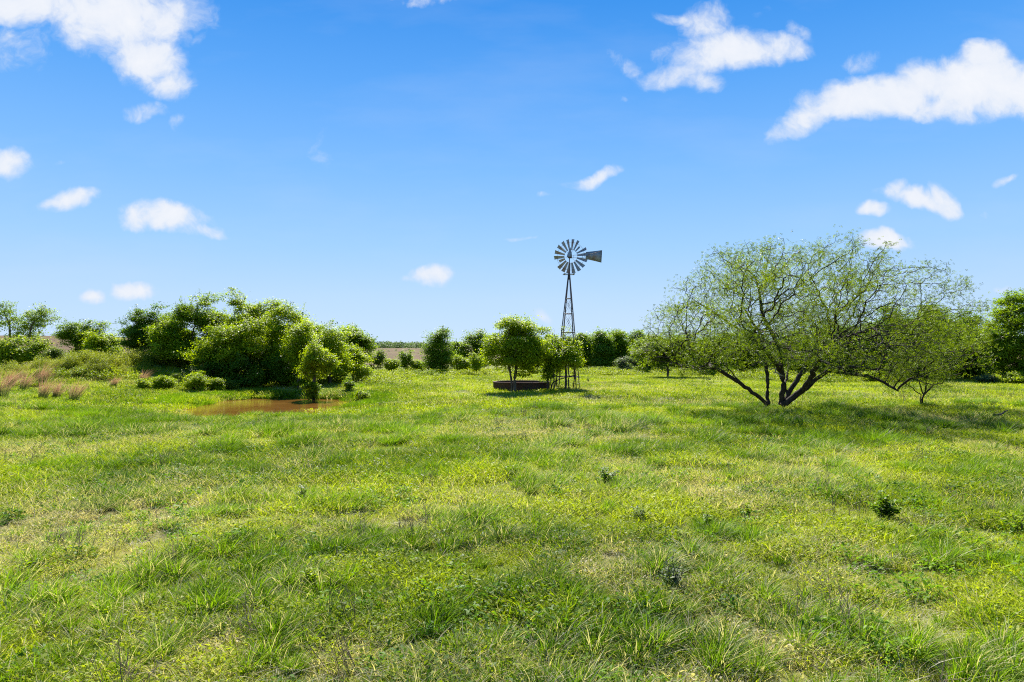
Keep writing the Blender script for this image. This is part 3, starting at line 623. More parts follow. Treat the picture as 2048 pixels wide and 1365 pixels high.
def build_windmill():
    Y = 49.6; bx = (1134.5 - 1024) / F * Y; bz = float(height(bx, Y))
    root = thing('windmill', 'tall rusty farm windmill with multi blade wheel and tail vane on lattice tower', 'windmill', (bx, Y, bz))
    ax, az = ray(1138.2, 546, Y); top = np.array([ax - bx, 0, az - bz])
    ang = [math.radians(a) for a in (30.6, 120.6, 210.6, 300.6)]; Rb = 1.15; Rt = .085
    feet = [np.array([Rb * math.cos(a), Rb * math.sin(a), -.1]) for a in ang]; heads = [top + np.array([Rt * math.cos(a), Rt * math.sin(a), 0]) for a in ang]
    def on(i, z):
        t = (z - feet[i][2]) / (heads[i][2] - feet[i][2]); return feet[i] * (1 - t) + heads[i] * t
    for i in range(4):
        mb = MB(); angle_bar(mb, feet[i], heads[i], .06, .01, toward=(0, 0)); mb.build('leg', M_STEEL, root)
    levels = [.9, 2.5, 4.1, 5.45, 6.55]
    for z in levels:
        mb = MB()
        for i in range(4): angle_bar(mb, on(i, z), on((i + 1) % 4, z), .036, .006)
        mb.build('girt', M_STEEL, root)
    zz = [.05] + levels
    for a, b in zip(zz[:-1], zz[1:]):
        mb = MB()
        for i in range(4):
            j = (i + 1) % 4; mb.tube([on(i, a), on(j, b)], .009, 4); mb.tube([on(j, a), on(i, b)], .009, 4)
        mb.build('cross_brace', M_STEEL, root)
    mb = MB(); mb.tube([(top[0] * .8, .02, .2), (top[0], .02, top[2])], .011, 5); mb.build('pump_rod', M_STEEL, root)
    # platform: narrow boards on two bars round the mast
    mb = MB(); pz = top[2] - .12
    for s in (-1, 1):
        mb.box((top[0] - .02, s * .26, pz), (.86, .15, .03)); mb.box((top[0] + s * .33, 0, pz + .028), (.10, .74, .025))
    mb.build('platform', M_GALV, root)
    # mast, hub
    hub = np.array([(1139.2 - 1024) / F * Y - bx, 0, CAMZ + (HZ - 511.5) / F * Y - bz])
    mb = MB(); mb.tube([top - np.array([0, 0, .5]), (hub[0] - .01, 0, hub[2] - .1)], .035, 8); mb.build('mast', M_STEEL, root, smooth=True)
    yaw = math.radians(-17); cy_, sy_ = math.cos(yaw), math.sin(yaw)
    Mz = np.array([[cy_, -sy_, 0], [sy_, cy_, 0], [0, 0, 1]])
    tilt = 0
    # gearbox under a hood
    mb = MB(); mb.tube([(0, .42, 0), (0, -.1, 0)], [.09, .11], 12)
    mb.box((0, .12, -.06), (.24, .36, .22))
    mb.V = [v @ Mz.T + hub for v in mb.V]; gear = mb.build('gearbox', M_STEEL, root)
    prof = [(.26, -.10), (.25, .02), (.21, .14), (.14, .32), (.075, .48), (.02, .60)]; mb = MB(); k = 14; V = []; Q = []
    for (r, z) in prof:
        for q in range(k): V.append((r * .72 * math.cos(q * 2 * math.pi / k) + z * .12, .1 + r * math.sin(q * 2 * math.pi / k), z))
    for i in range(len(prof) - 1):
        for q in range(k): Q.append((i * k + q, i * k + (q + 1) % k, (i + 1) * k + (q + 1) % k, (i + 1) * k + q))
    mb.add(np.array(V) @ Mz.T + hub + np.array([-.03, 0, 0]), Q); mb.build('hood', M_GALV, root, smooth=True)
    # wheel
    wc = hub + Mz @ np.array([0, .40, 0])
    wh = MB()
    for rr, th in ((.50, .009), (1.02, .009)):
        a = np.linspace(0, 2 * math.pi, 55); wh.tube(np.stack([rr * np.cos(a), np.full(55, -.03), rr * np.sin(a)], 1), th, 4, cap=False)
    wh.tube([(0, -.14, 0), (0, .1, 0)], .08, 10)
    for q in range(6):
        a = math.radians(q * 60 + 12); wh.tube([(.07 * math.cos(a), -.03, .07 * math.sin(a)), (1.02 * math.cos(a), -.03, 1.02 * math.sin(a))], .007, 4)
    wh.V = [v @ Mz.T + wc for v in wh.V]; wheel = wh.build('wheel', M_STEEL, root)
    angs = [82, 63, 45, 24, 5, -17, -39, -59, -80, -99, -118, -137, -158, -177, 163, 141, 120, 101]
    rg = np.random.RandomState(8)
    for a in angs:
        r0, r1 = .475, 1.255
        if a in (45, -158): r1 = .94
        er = np.array([math.cos(math.radians(a)), 0, math.sin(math.radians(a))]); et = np.array([-er[2], 0, er[0]]); ey = np.array([0, 1., 0])
        pit = math.radians(34 + rg.uniform(-3, 3)); w0, w1 = .125, .31
        V = []
        nr, nc = 5, 5
        for i in range(nr + 1):
            t = i / nr; r = r0 + (r1 - r0) * t; w = w0 + (w1 - w0) * (r - r0) / (1.255 - r0)
            for j in range(nc + 1):
                s = j / nc - .5; cam_ = .16 * w * (1 - 4 * s * s)
                u = et * math.cos(pit) + ey * math.sin(pit); nn = -et * math.sin(pit) + ey * math.cos(pit)
                V.append(er * r + u * s * w + nn * cam_)
        Q = [(i * (nc + 1) + j, i * (nc + 1) + j + 1, (i + 1) * (nc + 1) + j + 1, (i + 1) * (nc + 1) + j) for i in range(nr) for j in range(nc)]
        V = np.array(V) @ Mz.T + wc; n = len(V); nv = Mz @ ey * .004; Q = np.array(Q)
        mb = MB(); mb.add(V + nv, Q); mb.add(V - nv, Q[:, ::-1])
        o = mb.build('blade', M_GALV, wheel, smooth=True)
    # tail: boom and vane
    vy = math.radians(4); D = np.array([math.cos(vy), math.sin(vy), 0])
    mb = MB(); h2 = hub + np.array([0, -.02, 0])
    mb.tube([h2 + D * .05 + [0, 0, -.17], h2 + D * 1.05 + [0, 0, -.16]], .014, 6); mb.tube([h2 + D * .30 + [0, 0, .03], h2 + D * 1.1 + [0, 0, .01]], .012, 6)
    mb.tube([h2 + D * .30 + [0, 0, .03], h2 + D * .30 + [0, 0, -.17]], .011, 5); mb.tube([h2 + D * .95 + [0, 0, .0], h2 + D * .95 + [0, 0, -.16]], .011, 5)
    mb.build('tail_boom', M_STEEL, root)
    def pt(px, py): return np.array([(px - 1024) / F * Y - bx - hub[0], 0, CAMZ + (HZ - py) / F * Y - bz - hub[2]])
    out = [(1172, 504.3), (1188, 502.5), (1204.8, 500.3), (1204.2, 512.5), (1203.4, 525.4), (1187, 521.6), (1171, 518.2), (1171.5, 511)]
    pts = [pt(*p) for p in out]; pts = [hub + D * p[0] + np.array([0, 0, p[2]]) + [0, -.03, 0] for p in pts]
    c = sum(pts) / 8; th = np.array([-D[1], D[0], 0]) * .004; mb = MB()
    crim = [c] + pts; nn = len(crim)
    V = [p + th for p in crim] + [p - th for p in crim]
    Tq = [(0, 1 + i, 1 + (i + 1) % 8) for i in range(8)] + [(nn, nn + 1 + (i + 1) % 8, nn + 1 + i) for i in range(8)]
    Qq = [(1 + i, nn + 1 + i, nn + 1 + (i + 1) % 8, 1 + (i + 1) % 8) for i in range(8)]
    mb.add(V, Qq, Tq); vane = mb.build('tail_vane', M_GALV, root)
    mb = MB(); e = lambda p: hub + D * pt(*p)[0] + np.array([0, 0, pt(*p)[2]]) + [0, -.042, 0]
    mb.tube([e((1204.2, 500.6)), e((1202.8, 525.2))], .014, 4); mb.tube([e((1172, 511)), e((1203, 502.2))], .010, 4); mb.tube([e((1172, 512)), e((1201, 524))], .010, 4)
    mb.build('stiffener', M_STEEL, vane)
build_windmill()
# leaning pole under the tower
mb = MB(); P = []
for (px, py, dy) in ((1100, 769, 0), (1106, 764.5, .1), (1113, 762, .2), (1122, 758, .35), (1131, 756, .45), (1142, 752.5, .5), (1153, 750.5, .6)):
    x, z = ray(px, py, 46.9 + dy); P.append((x, 46.9 + dy, z))
P = np.array(P); P0 = P[0].copy(); P0[2] = float(height(P[0, 0], P[0, 1])) - .02
mb.tube(np.vstack([[P0], P[1:]]) - P0, np.linspace(.045, .028, 7), 7); o = mb.build('fallen_branch', M_BARK_DARK, smooth=True); o.location = P0
tag(o, 'dark bent branch leaning across the sapling stems under the windmill', 'branch')

# ------------------------------------------------------------------ mesquite trees
def mesquite(name, label, base_px, Y, limbs, lobes, nattr, rmax, seed, droop=.3, nfr=5, step=.2, broken=True, frsize=.15, kill=1.3, spr=.20, thick=5):
    rng = np.random.RandomState(seed)
    bx = (base_px - 1024) / F * Y; bz = float(height(bx, Y)) - .06; root = thing(name, label, 'tree', (bx, Y, bz))
    nodes = []; par = []
    for limb in limbs:        # (dy0, dy1, [pixels]) : depth offset runs from dy0 to dy1
        d0, d1, pts = limb[:3]; att = None
        pp = []
        for i, (px, py) in enumerate(pts):
            t = i / (len(pts) - 1); y = Y + d0 + (d1 - d0) * t; x, z = ray(px, py, y); pp.append((x, y, max(z, bz)))
        pp = np.array(pp); dense = [pp[0]]
        for a, b in zip(pp[:-1], pp[1:]):
            m = max(1, int(np.linalg.norm(b - a) / step))
            for i in range(1, m + 1): dense.append(a + (b - a) * i / m + rng.normal(0, .022, 3))
        if limb[3:] and nodes:
            D = np.linalg.norm(np.array(nodes) - dense[0], axis=1); att = int(D.argmin())
        for i, p in enumerate(dense):
            if i == 0:
                if att is None:
                    if nodes and np.linalg.norm(np.array(nodes[0]) - p) < .05: last = 0; continue
                    nodes.append(p); par.append(-1); last = len(nodes) - 1
                else: last = att
                continue
            nodes.append(p); par.append(last); last = len(nodes) - 1
    L = []
    for (px, py, rx, rz, dy, ry) in lobes:
        if broken: dy, ry = dy - 1.4, ry * 1.2
        x, z = ray(px, py, Y + dy); L.append((x, Y + dy, z, rx / F * Y, ry, rz / F * Y))
    A = sample_lobes(rng, L, nattr, .4)
    A = A[A[:, 2] > height(A[:, 0], A[:, 1]) + .45]
    N, Pn = colonize(rng, A, nodes, par, step, step * kill, jitter=.24, up=.0, iters=120)
    mb, R, td, kids = wood(N, Pn, .0085, expo=2.1, rmax=rmax)
    org = np.array([bx, Y, bz]); mb.V = [v - org for v in mb.V]
    tr = mb.build('trunk', M_BARK_DARK, root, smooth=True)
    if broken:
        b = MB()
        for pts in ([(1539, 741), (1546, 737), (1553, 738), (1551, 745), (1545, 747)], [(1550, 738), (1552, 748)], [(1553, 745), (1562, 751), (1570, 753)]):
            b.tube(np.array([(ray(p, q, Y - .9)[0], Y - .9, ray(p, q, Y - .9)[1]) for p, q in pts]) - org, [.03] * (len(pts) - 1) + [.012], 6)
        s = b.build('broken_branch', M_BARK_PALE, root); s['label'] = 'pale bare broken branch hanging among the trunks'
    tip = np.where((td <= thick) & (np.arange(len(N)) > len(nodes)))[0]
    keep = rng.rand(len(tip)) < np.where(vnoise(N[tip, 0] * 1.1, N[tip, 2] * 1.1 + N[tip, 1] * .5, 60) > .40, 1., .22); tip = tip[keep]
    cnt = rng.poisson(nfr * 1.35 * (.35 + 1.3 * rng.rand(len(tip)) ** 1.5)); own = np.repeat(tip, cnt); n = len(own)
    C = N[own] + rng.normal(0, spr, (n, 3))
    # each frond: a drooping rachis with small narrow leaflets either side
    ax = unit(rng.normal(0, 1, (n, 3)) * [1, 1, .5] + np.array([.35, 0, -droop]))
    nrm = unit(np.cross(ax, rng.normal(0, 1, (n, 3))) + np.array([0, 0, .7]))
    side = unit(np.cross(nrm, ax)); Ls = frsize * rng.uniform(.6, 1.3, (n, 1)); VV = []; QQ = []
    tints = np.clip(.1 + .5 * rng.rand(len(N))[own] + .4 * rng.rand(n), 0, 1); TT = []; off = 0
    for q in (-.35, 0., .35):
        for s_ in (-1, 1):
            c = C + ax * Ls * q + side * s_ * Ls * .2 + nrm * rng.normal(0, .01, (n, 1))
            V, Q = leaves(rng, c, nrm + rng.normal(0, .35, (n, 3)), Ls * .55 * np.ones((n, 1)) if False else frsize * .52, asp=.26, droop=.15, along=side * s_ + ax * .7)
            VV.append(V); QQ.append(Q + off); off += len(V); TT.append(np.repeat(tints, 4))
    mesh_obj('crown', np.vstack(VV) - org, np.vstack(QQ), M_LEAF_MESQ, root, attrs=dict(tint=np.concatenate(TT)))
    return root
_by = ground_px(1540, 820)[1]
MQ_LIMBS = [
    (0, -1.8, [(1536, 815), (1518, 794), (1484, 769), (1450, 748), (1435, 739), (1410, 727), (1400, 711), (1375, 690)]),
    (0, 1.0, [(1536, 815), (1535, 766), (1532, 732), (1527, 702), (1512, 655), (1484, 612)]),
    (.2, -1.2, [(1561, 810), (1567, 779), (1564, 748), (1558, 702), (1545, 668), (1527, 637), (1520, 600)]),
    (.1, 1.6, [(1566, 811), (1582, 779), (1598, 754), (1616, 717), (1650, 680), (1659, 655), (1653, 612)]),
    (.0, -1.0, [(1563, 812), (1604, 782), (1635, 757), (1661, 739), (1700, 733), (1745, 738), (1785, 741)]),
    (-1.8, -2.8, [(1435, 739), (1400, 735), (1373, 735), (1350, 728)], 1),
    (1.0, 2.6, [(1527, 702), (1500, 672), (1462, 650), (1420, 620), (1385, 600)], 1),
    (1.3, 3.4, [(1616, 717), (1640, 700), (1690, 690), (1750, 670), (1822, 652), (1843, 622), (1839, 575)], 1),
    (.4, 2.5, [(1598, 754), (1627, 730), (1654, 676), (1674, 629), (1735, 575), (1741, 541)], 1),
    (-.3, -3.6, [(1604, 782), (1625, 750), (1640, 715), (1660, 690)], 1),
    (.3, -3.2, [(1564, 748), (1552, 730), (1530, 700), (1500, 680)], 1),
    (.3, 4.2, [(1567, 779), (1575, 745), (1580, 700), (1590, 650)], 1),
    (-.2, -.4, [(1622, 770), (1640, 772), (1656, 767)], 1),
    (-.6, -2.6, [(1661, 739), (1700, 748), (1735, 752), (1770, 765), (1795, 782)], 1),
    (-.5, -1.5, [(1484, 769), (1440, 720), (1425, 712)], 1),
    (0, 0, [(1561, 811), (1553, 806), (1549, 800), (1551, 797), (1547, 803)], 1)]
MQ_LOBES = [(1340, 650, 55, 55, -1, 2.2), (1395, 600, 62, 62, 1, 2.5), (1445, 548, 55, 55, 0, 2.5), (1515, 525, 68, 50, -.5, 2.8), (1600, 555, 68, 65, 1, 3.2), (1690, 530, 62, 62, 0, 2.8), (1735, 565, 50, 60, 1, 2.5),
            (1645, 625, 95, 60, -1, 3.8), (1500, 620, 110, 70, 1, 3.8), (1860, 568, 62, 52, 2, 2.2), (1905, 625, 52, 48, 2, 2.2), (1850, 672, 90, 62, 1, 3.2), (1750, 660, 110, 65, -1, 3.6), (1400, 680, 95, 48, -1.5, 3.),
            (1325, 695, 62, 34, -2, 2.0), (1700, 715, 110, 38, -2, 3.0), (1820, 735, 85, 42, -1, 2.6), (1590, 690, 90, 50, 1.5, 3.5), (1470, 690, 70, 45, -3, 2.), (1380, 745, 45, 25, -2.6, .8), (1560, 640, 70, 60, -3.4, 2.), (1680, 650, 70, 50, -4, 2.), (1600, 640, 90, 60, 4.5, 2.), (1540, 560, 90, 50, -4.5, 2.2), (1720, 590, 90, 50, -5., 2.2), (1440, 640, 60, 45, -5., 1.8), (1640, 700, 100, 40, -6., 1.8), (1840, 690, 80, 40, -4.5, 1.8), (1600, 700, 120, 40, -6., 2.2), (1760, 690, 90, 45, -5.5, 2.), (1900, 700, 70, 45, -3.5, 2.2), (1480, 690, 80, 40, -5.5, 2.)]
mesquite('mesquite_tree', 'large wide spreading mesquite with twisted dark trunks and airy feathery leaves', 1548, _by, MQ_LIMBS, MQ_LOBES, 5200, .145, 5, nfr=6.4, step=.20, frsize=.15)
_b2 = ground_px(1842, 819)[1]
mesquite('mesquite_tree', 'small slender mesquite drooping at the right beneath the big one', 1842, _b2,
    [(0, -.3, [(1842, 814), (1845, 800), (1846, 785), (1838, 765), (1826, 740)]), (0, .5, [(1842, 814), (1847, 792), (1862, 776), (1872, 755), (1885, 725)]), (0, .2, [(1842, 812), (1840, 790), (1825, 776), (1800, 762)]), (0, -.5, [(1845, 800), (1852, 770), (1856, 730)], 1)],
    [(1850, 735, 55, 38, 0, 1.3), (1885, 710, 40, 38, .5, 1.2), (1810, 745, 36, 30, -.5, 1.), (1855, 700, 45, 35, 0, 1.3), (1876, 765, 30, 16, 0, .8), (1795, 780, 26, 14, -.5, .5)], 480, .055, 6, nfr=4.5, step=.15, broken=False, frsize=.14)

# ------------------------------------------------------------------ logs, sticks
def stick(name, label, cat, pts, r, mat, dz=.04):
    W = []
    for (px, py) in pts:
        x, y, z = ground_px(px, py); W.append((x, y, z + dz))
    W = np.array(W); mb = MB(); n = 9; t = np.linspace(0, 1, len(W)); tt = np.linspace(0, 1, n)
    P = np.stack([np.interp(tt, t, W[:, k]) for k in range(3)], 1) + np.random.RandomState(len(label)).normal(0, r * .35, (n, 3)); o0 = P[0].copy()
    mb.tube(P - o0, np.linspace(r, r * .45, n), 8); o = mb.build(name, mat, smooth=True); o.location = o0; tag(o, label, cat)
stick('fallen_log', 'pale bare log lying along the right end of the pond', 'log', [(641, 792), (668, 793), (702, 795)], .07, M_BARK_PALE, .1)
stick('fallen_branch', 'dark fallen branch in the grass near the right edge', 'branch', [(1988, 846), (2002, 842), (2014, 836)], .05, M_BARK_DARK, .28)
stick('fallen_branch', 'thin grey stick lying beyond the pond near the tiny bushes', 'branch', [(800, 792), (812, 790)], .03, M_BARK_PALE, .05)

# ------------------------------------------------------------------ grass builders
WIND = np.array([.8, -.12])
def blades(rng, n, R, h0, h1, w0, w1, lean, segs=3, wind=.25, droop=.5, az=None, tuft=False, flat=0.):
    r = R * np.sqrt(rng.rand(n)) * (1 if not tuft else 1.); a = rng.rand(n) * 2 * math.pi
    B = np.stack([r * np.cos(a), r * np.sin(a)], 1)
    az_ = a + rng.normal(0, .8, n) if tuft else rng.rand(n) * 2 * math.pi
    D = np.stack([np.cos(az_), np.sin(az_)], 1) * (lean * rng.uniform(.3, 1.4, n))[:, None] * (1 if not tuft else (.35 + r / R)[:, None]) + WIND * wind * rng.uniform(.5, 1.4, (n, 1))
    h = rng.uniform(h0, h1, n) * (1 if not tuft else 1.1 - .35 * r / R); w = rng.uniform(w0, w1, n)
    t = np.linspace(0, 1, segs + 1)
    hor = h[:, None, None] * D[:, None, :] * (t ** 1.7)[None, :, None]
    z = h[:, None] * (t[None] - droop * .5 * t[None] ** 2.2 * rng.uniform(.4, 1.5, (n, 1))) * (1 - flat)
    pos = np.concatenate([B[:, None] + hor, z[..., None] - .015], 2)
    sa = rng.rand(n) * math.pi; S = np.stack([np.cos(sa), np.sin(sa), np.zeros(n)], 1)
    ww = w[:, None] * (1 - .93 * t[None] ** 1.6) * .5
    V = np.stack([pos - S[:, None] * ww[..., None], pos + S[:, None] * ww[..., None]], 2)   # n, segs+1, 2, 3
    k = (segs + 1) * 2; i = np.arange(n)[:, None] * k; j = np.arange(segs)[None] * 2
    Q = np.stack([i + j, i + j + 1, i + j + 3, i + j + 2], -1).reshape(-1, 4)
    return V.reshape(-1, 3), Q, np.repeat(rng.rand(n), k), np.repeat(rng.rand(n), k)
def forbs(rng, n, R, h0, h1, size, asp=.5):
    r = R * np.sqrt(rng.rand(n)); a = rng.rand(n) * 2 * math.pi
    C = np.stack([r * np.cos(a), r * np.sin(a), rng.uniform(h0, h1, n) * (1.15 - .6 * (r / R) ** 2)], 1)
    V, Q = leaves(rng, C, np.array([0, 0, 1.]) + rng.normal(0, .5, (n, 3)), size, asp=asp, droop=.2)
    return V, Q, np.repeat(.55 * rng.rand(n), 4), np.repeat(.55 + .45 * rng.rand(n), 4)
def patch(parts):
    V = []; Q = []; a = []; b = []; o = 0
    for v, q, x, y in parts:
        V.append(v); Q.append(q + o); o += len(v); a.append(x); b.append(y)
    return np.vstack(V), np.vstack(Q), np.concatenate(a), np.concatenate(b)
def make_scatter(name, label, mats_meshes, pos, rot, scl, tint, dry, mat, cat=None):
    c = bpy.data.collections.new(name + '_source')
    for (V, Q, r1, r2) in mats_meshes:
        o = mesh_obj(name + '_tuft', V, Q, mat, attrs=dict(rnd=r1, rnd2=r2, tint=r1), link=False); c.objects.link(o)
    n = len(pos); me = bpy.data.meshes.new(name); me.vertices.add(n); me.vertices.foreach_set('co', np.asarray(pos, np.float32).ravel())
    def at(k, t, a, f='value'):
        x = me.attributes.new(k, t, 'POINT'); x.data.foreach_set(f, a)
    at('rotz', 'FLOAT', np.asarray(rot, np.float32)); at('scl', 'FLOAT', np.asarray(scl, np.float32))
    at('tint', 'FLOAT', np.asarray(tint, np.float32)); at('dry', 'FLOAT', np.asarray(dry, np.float32))
    at('pick', 'INT', np.random.RandomState(n % 1000).randint(0, len(mats_meshes), n).astype(np.int32))
    o = bpy.data.objects.new(name, me); COL.objects.link(o); tag(o, label, cat, kind='stuff')
    g = bpy.data.node_groups.new(name + '_scatter', 'GeometryNodeTree')
    g.interface.new_socket('Geometry', in_out='INPUT', socket_type='NodeSocketGeometry'); g.interface.new_socket('Geometry', in_out='OUTPUT', socket_type='NodeSocketGeometry')
    gi = g.nodes.new('NodeGroupInput'); go = g.nodes.new('NodeGroupOutput')
    iop = g.nodes.new('GeometryNodeInstanceOnPoints'); ci = g.nodes.new('GeometryNodeCollectionInfo'); ci.inputs['Collection'].default_value = c
    ci.inputs['Separate Children'].default_value = True; ci.inputs['Reset Children'].default_value = True
    def na(k, dt):
        x = g.nodes.new('GeometryNodeInputNamedAttribute'); x.data_type = dt; x.inputs['Name'].default_value = k; return x.outputs['Attribute']
    g.links.new(gi.outputs[0], iop.inputs['Points']); g.links.new(ci.outputs[0], iop.inputs['Instance']); iop.inputs['Pick Instance'].default_value = True
    g.links.new(na('pick', 'INT'), iop.inputs['Instance Index'])
    cx = g.nodes.new('ShaderNodeCombineXYZ'); g.links.new(na('rotz', 'FLOAT'), cx.inputs[2])
    e = g.nodes.new('FunctionNodeEulerToRotation'); g.links.new(cx.outputs[0], e.inputs[0]); g.links.new(e.outputs[0], iop.inputs['Rotation'])
    g.links.new(na('scl', 'FLOAT'), iop.inputs['Scale']); g.links.new(iop.outputs[0], go.inputs[0])
    md = o.modifiers.new('scatter', 'NODES'); md.node_group = g
    return o
def fan(rng, n, y0, y1, margin=3.0, power=1.0):
    """n random points in the widening strip the camera looks over"""
    out = []
    k = 0
    while k < n:
        y = rng.uniform(y0, y1, n); hw = .79 * y + margin; ok = rng.rand(n) < hw / (.79 * y1 + margin)
        y = y[ok]; x = rng.uniform(-1, 1, len(y)) * (.79 * y + margin); out.append(np.stack([x, y], 1)); k += len(y)
    return np.vstack(out)[:n]
M_GRASS = grassy('grass_blade', (.04, .10, .004), (.425, .48, .016), (.50, .43, .25))
M_TALL = grassy('tall_grass_blade', (.018, .058, .003), (.21, .34, .009), (.50, .44, .27))
M_STRAW = grassy('dry_stem', (.40, .35, .20), (.62, .56, .40), (.62, .56, .40), trans=.3, tb=(1, 1, 1))
M_FORB = grassy('meadow_leaf', (.04, .11, .010), (.20, .33, .018), (.35, .28, .14))
rg = np.random.RandomState(77)
def on_ground(P, dz=0.):
    return np.column_stack([P, height(P[:, 0], P[:, 1]) + dz])
def keep_dry_land(P, m=.5):
    return P[pond_sdf(P[:, 0], P[:, 1]) > m]
# explicit taller clumps seen in the photograph: (x, y, radius in m)
CLUMPS = [(930, 1062, .9), (885, 1070, .6), (1090, 1085, .7), (1010, 1085, .5), (1300, 1135, .5), (1370, 1130, .7), (1440, 1080, .6), (1480, 1085, .5), (1330, 1150, .5), (1420, 1190, .6), (850, 955, 1.2), (800, 955, 1.0), (910, 895, 1.3),
          (600, 1010, 1.), (650, 1015, .7), (265, 942, 1.2), (390, 942, 1.), (1335, 912, 1.4), (1230, 912, 1.2), (600, 1145, .7), (560, 1150, .5), (310, 1160, .7), (350, 1150, .6), (60, 1240, .8), (30, 1200, .6), (110, 1220, .5), (180, 1215, .5), (1880, 1120, .7), (1960, 1110, .7),
          (2010, 1130, .8), (1160, 1300, .7), (1250, 1310, .6), (960, 1290, .5), (1430, 1330, .6), (1380, 1310, .5), (1900, 1250, .5), (1970, 1280, .5), (740, 1230, .5), (850, 1250, .6), (1100, 1200, .7), (1000, 1200, .7), (1650, 890, 1.5), (1760, 890, 1.6), (1250, 1000, .7),
          (1030, 955, .7), (560, 870, 1.6), (700, 860, 1.5), (1540, 850, 1.5), (200, 1000, .9), (740, 1010, .6), (480, 1010, .8), (1600, 960, .8), (1420, 895, .7), (420, 1240, .5), (250, 1290, .5), (640, 1200, .6), (1700, 960, .8), (90, 950, 1.2), (440, 905, 1.2)]
_CL = np.array([(*ground_px(a, b)[:2], r) for a, b, r in CLUMPS])
def lush(x, y):
    v = sstep(.50, .68, fbm(x / 1.1, y / 1.1, 71, 3)) * .8
    v = np.maximum(v, sstep(9.5, 6., y) * sstep(.42, .6, fbm(x / .75, y / .75, 73, 3)) * .75)
    for cx, cy, r in _CL: v = np.maximum(v, np.exp(-((x - cx) ** 2 + (y - cy) ** 2 * .8) / (r * r * .55)))
    return np.clip(v, 0, 1)
def tint_at(P): return np.clip(sstep(.3, .7, fbm(P[:, 0] / 4.5, P[:, 1] / 4.5, 81, 4)) * .6 + sstep(.3, .7, fbm(P[:, 0] / .45, P[:, 1] / .45, 85, 3)) * .4 + rg.uniform(-.2, .2, len(P)), 0, 1)
def zone(P, meshes, name, label, mat, smin=.8, smax=1.25, dry_mul=1., rotfull=True, smul=None, add=0.):
    h = on_ground(P); n = len(P)
    rot = rg.rand(n) * 6.283 if rotfull else rg.normal(0, .45, n)
    s = rg.uniform(smin, smax, n) * (1 if smul is None else smul)
    return make_scatter(name, label, meshes, h, rot, s, tint_at(P), np.clip(dryness(P[:, 0], P[:, 1]) * dry_mul + add, 0, 1), mat)
def swell(P): return (1 - .3 * dryness(P[:, 0], P[:, 1])) * (.4 + 1.1 * sstep(.3, .7, fbm(P[:, 0] / .5, P[:, 1] / .5, 131, 3)))
R_ = lambda k: np.random.RandomState(k)
# short sward, three distance bands that differ only in tuft size
near = [patch([blades(R_(100 + k), 120, .20, .04, .17, .005, .011, .8, 3, .08, .5), forbs(R_(120 + k), 60, .2, .02, .11, .030)]) for k in range(6)]
P = fan(rg, 12500, 3.2, 12.5); zone(P, near, 'short_grass', 'short green sward with dry blades close to the viewpoint', M_GRASS, .8, 1.4, .9, smul=swell(P))
mid = [patch([blades(R_(140 + k), 170, .34, .05, .20, .007, .014, .7, 3, .12, .5), forbs(R_(150 + k), 60, .33, .03, .12, .034)]) for k in range(6)]
P = keep_dry_land(fan(rg, 30000, 11.5, 32)); zone(P, mid, 'meadow_grass', 'sunlit meadow grass across the middle of the pasture', M_GRASS, .8, 1.5, .9, smul=swell(P))
far = [patch([blades(R_(170 + k), 170, .75, .07, .22, .015, .032, .7, 1, .2, .5), forbs(R_(180 + k), 30, .7, .04, .14, .07)]) for k in range(5)]
P = keep_dry_land(fan(rg, 30000, 30, 100, 8)); zone(P, far, 'pasture_grass', 'far pasture grass running up to the trees', M_GRASS, .8, 1.4, .7, smul=swell(P))
# taller clumps
tall = [patch([blades(R_(200 + k), 170, .12, .18, .42, .006, .014, .6, 4, .2, .65, tuft=True), forbs(R_(210 + k), 20, .16, .05, .15, .035)]) for k in range(6)]
P = fan(rg, 42000, 3.2, 34); P = keep_dry_land(P); lv = lush(P[:, 0], P[:, 1]); k = rg.rand(len(P)) < lv ** 1.5 * .75; P = P[k]; lv = lv[k]
zone(P, tall, 'tall_grass', 'taller darker grass clumps bent by the wind', M_TALL, .45, 1.0, .45, rotfull=False, smul=(.6 + .75 * lv) * (1 + .55 * sstep(12, 24, P[:, 1])))
tall2 = [patch([blades(R_(220 + k), 110, .4, .2, .5, .02, .035, .5, 2, .35, .6, tuft=True)]) for k in range(5)]
P = keep_dry_land(fan(rg, 30000, 32, 85, 6)); lv = lush(P[:, 0], P[:, 1]); k = rg.rand(len(P)) < lv * .20 + .015 + .12 * ((P[:, 0] < -13) & (P[:, 1] < 57)); P = P[k]
zone(P, tall2, 'rank_grass', 'rank grass tufts in the far pasture', M_TALL, .5, 1.0, .5, rotfull=False)
# reeds and rank grass ringing the pond
P = fan(rg, 60000, 33, 52, 6); s = pond_sdf(P[:, 0], P[:, 1]); k = (s > .1) & (s < 2.6) & (P[:, 1] > 40) & (rg.rand(len(P)) < .5); P = P[k]
zone(P, tall2, 'bank_grass', 'dense bright grass on the pond banks', M_TALL, .55, 1.0, .3, rotfull=False)
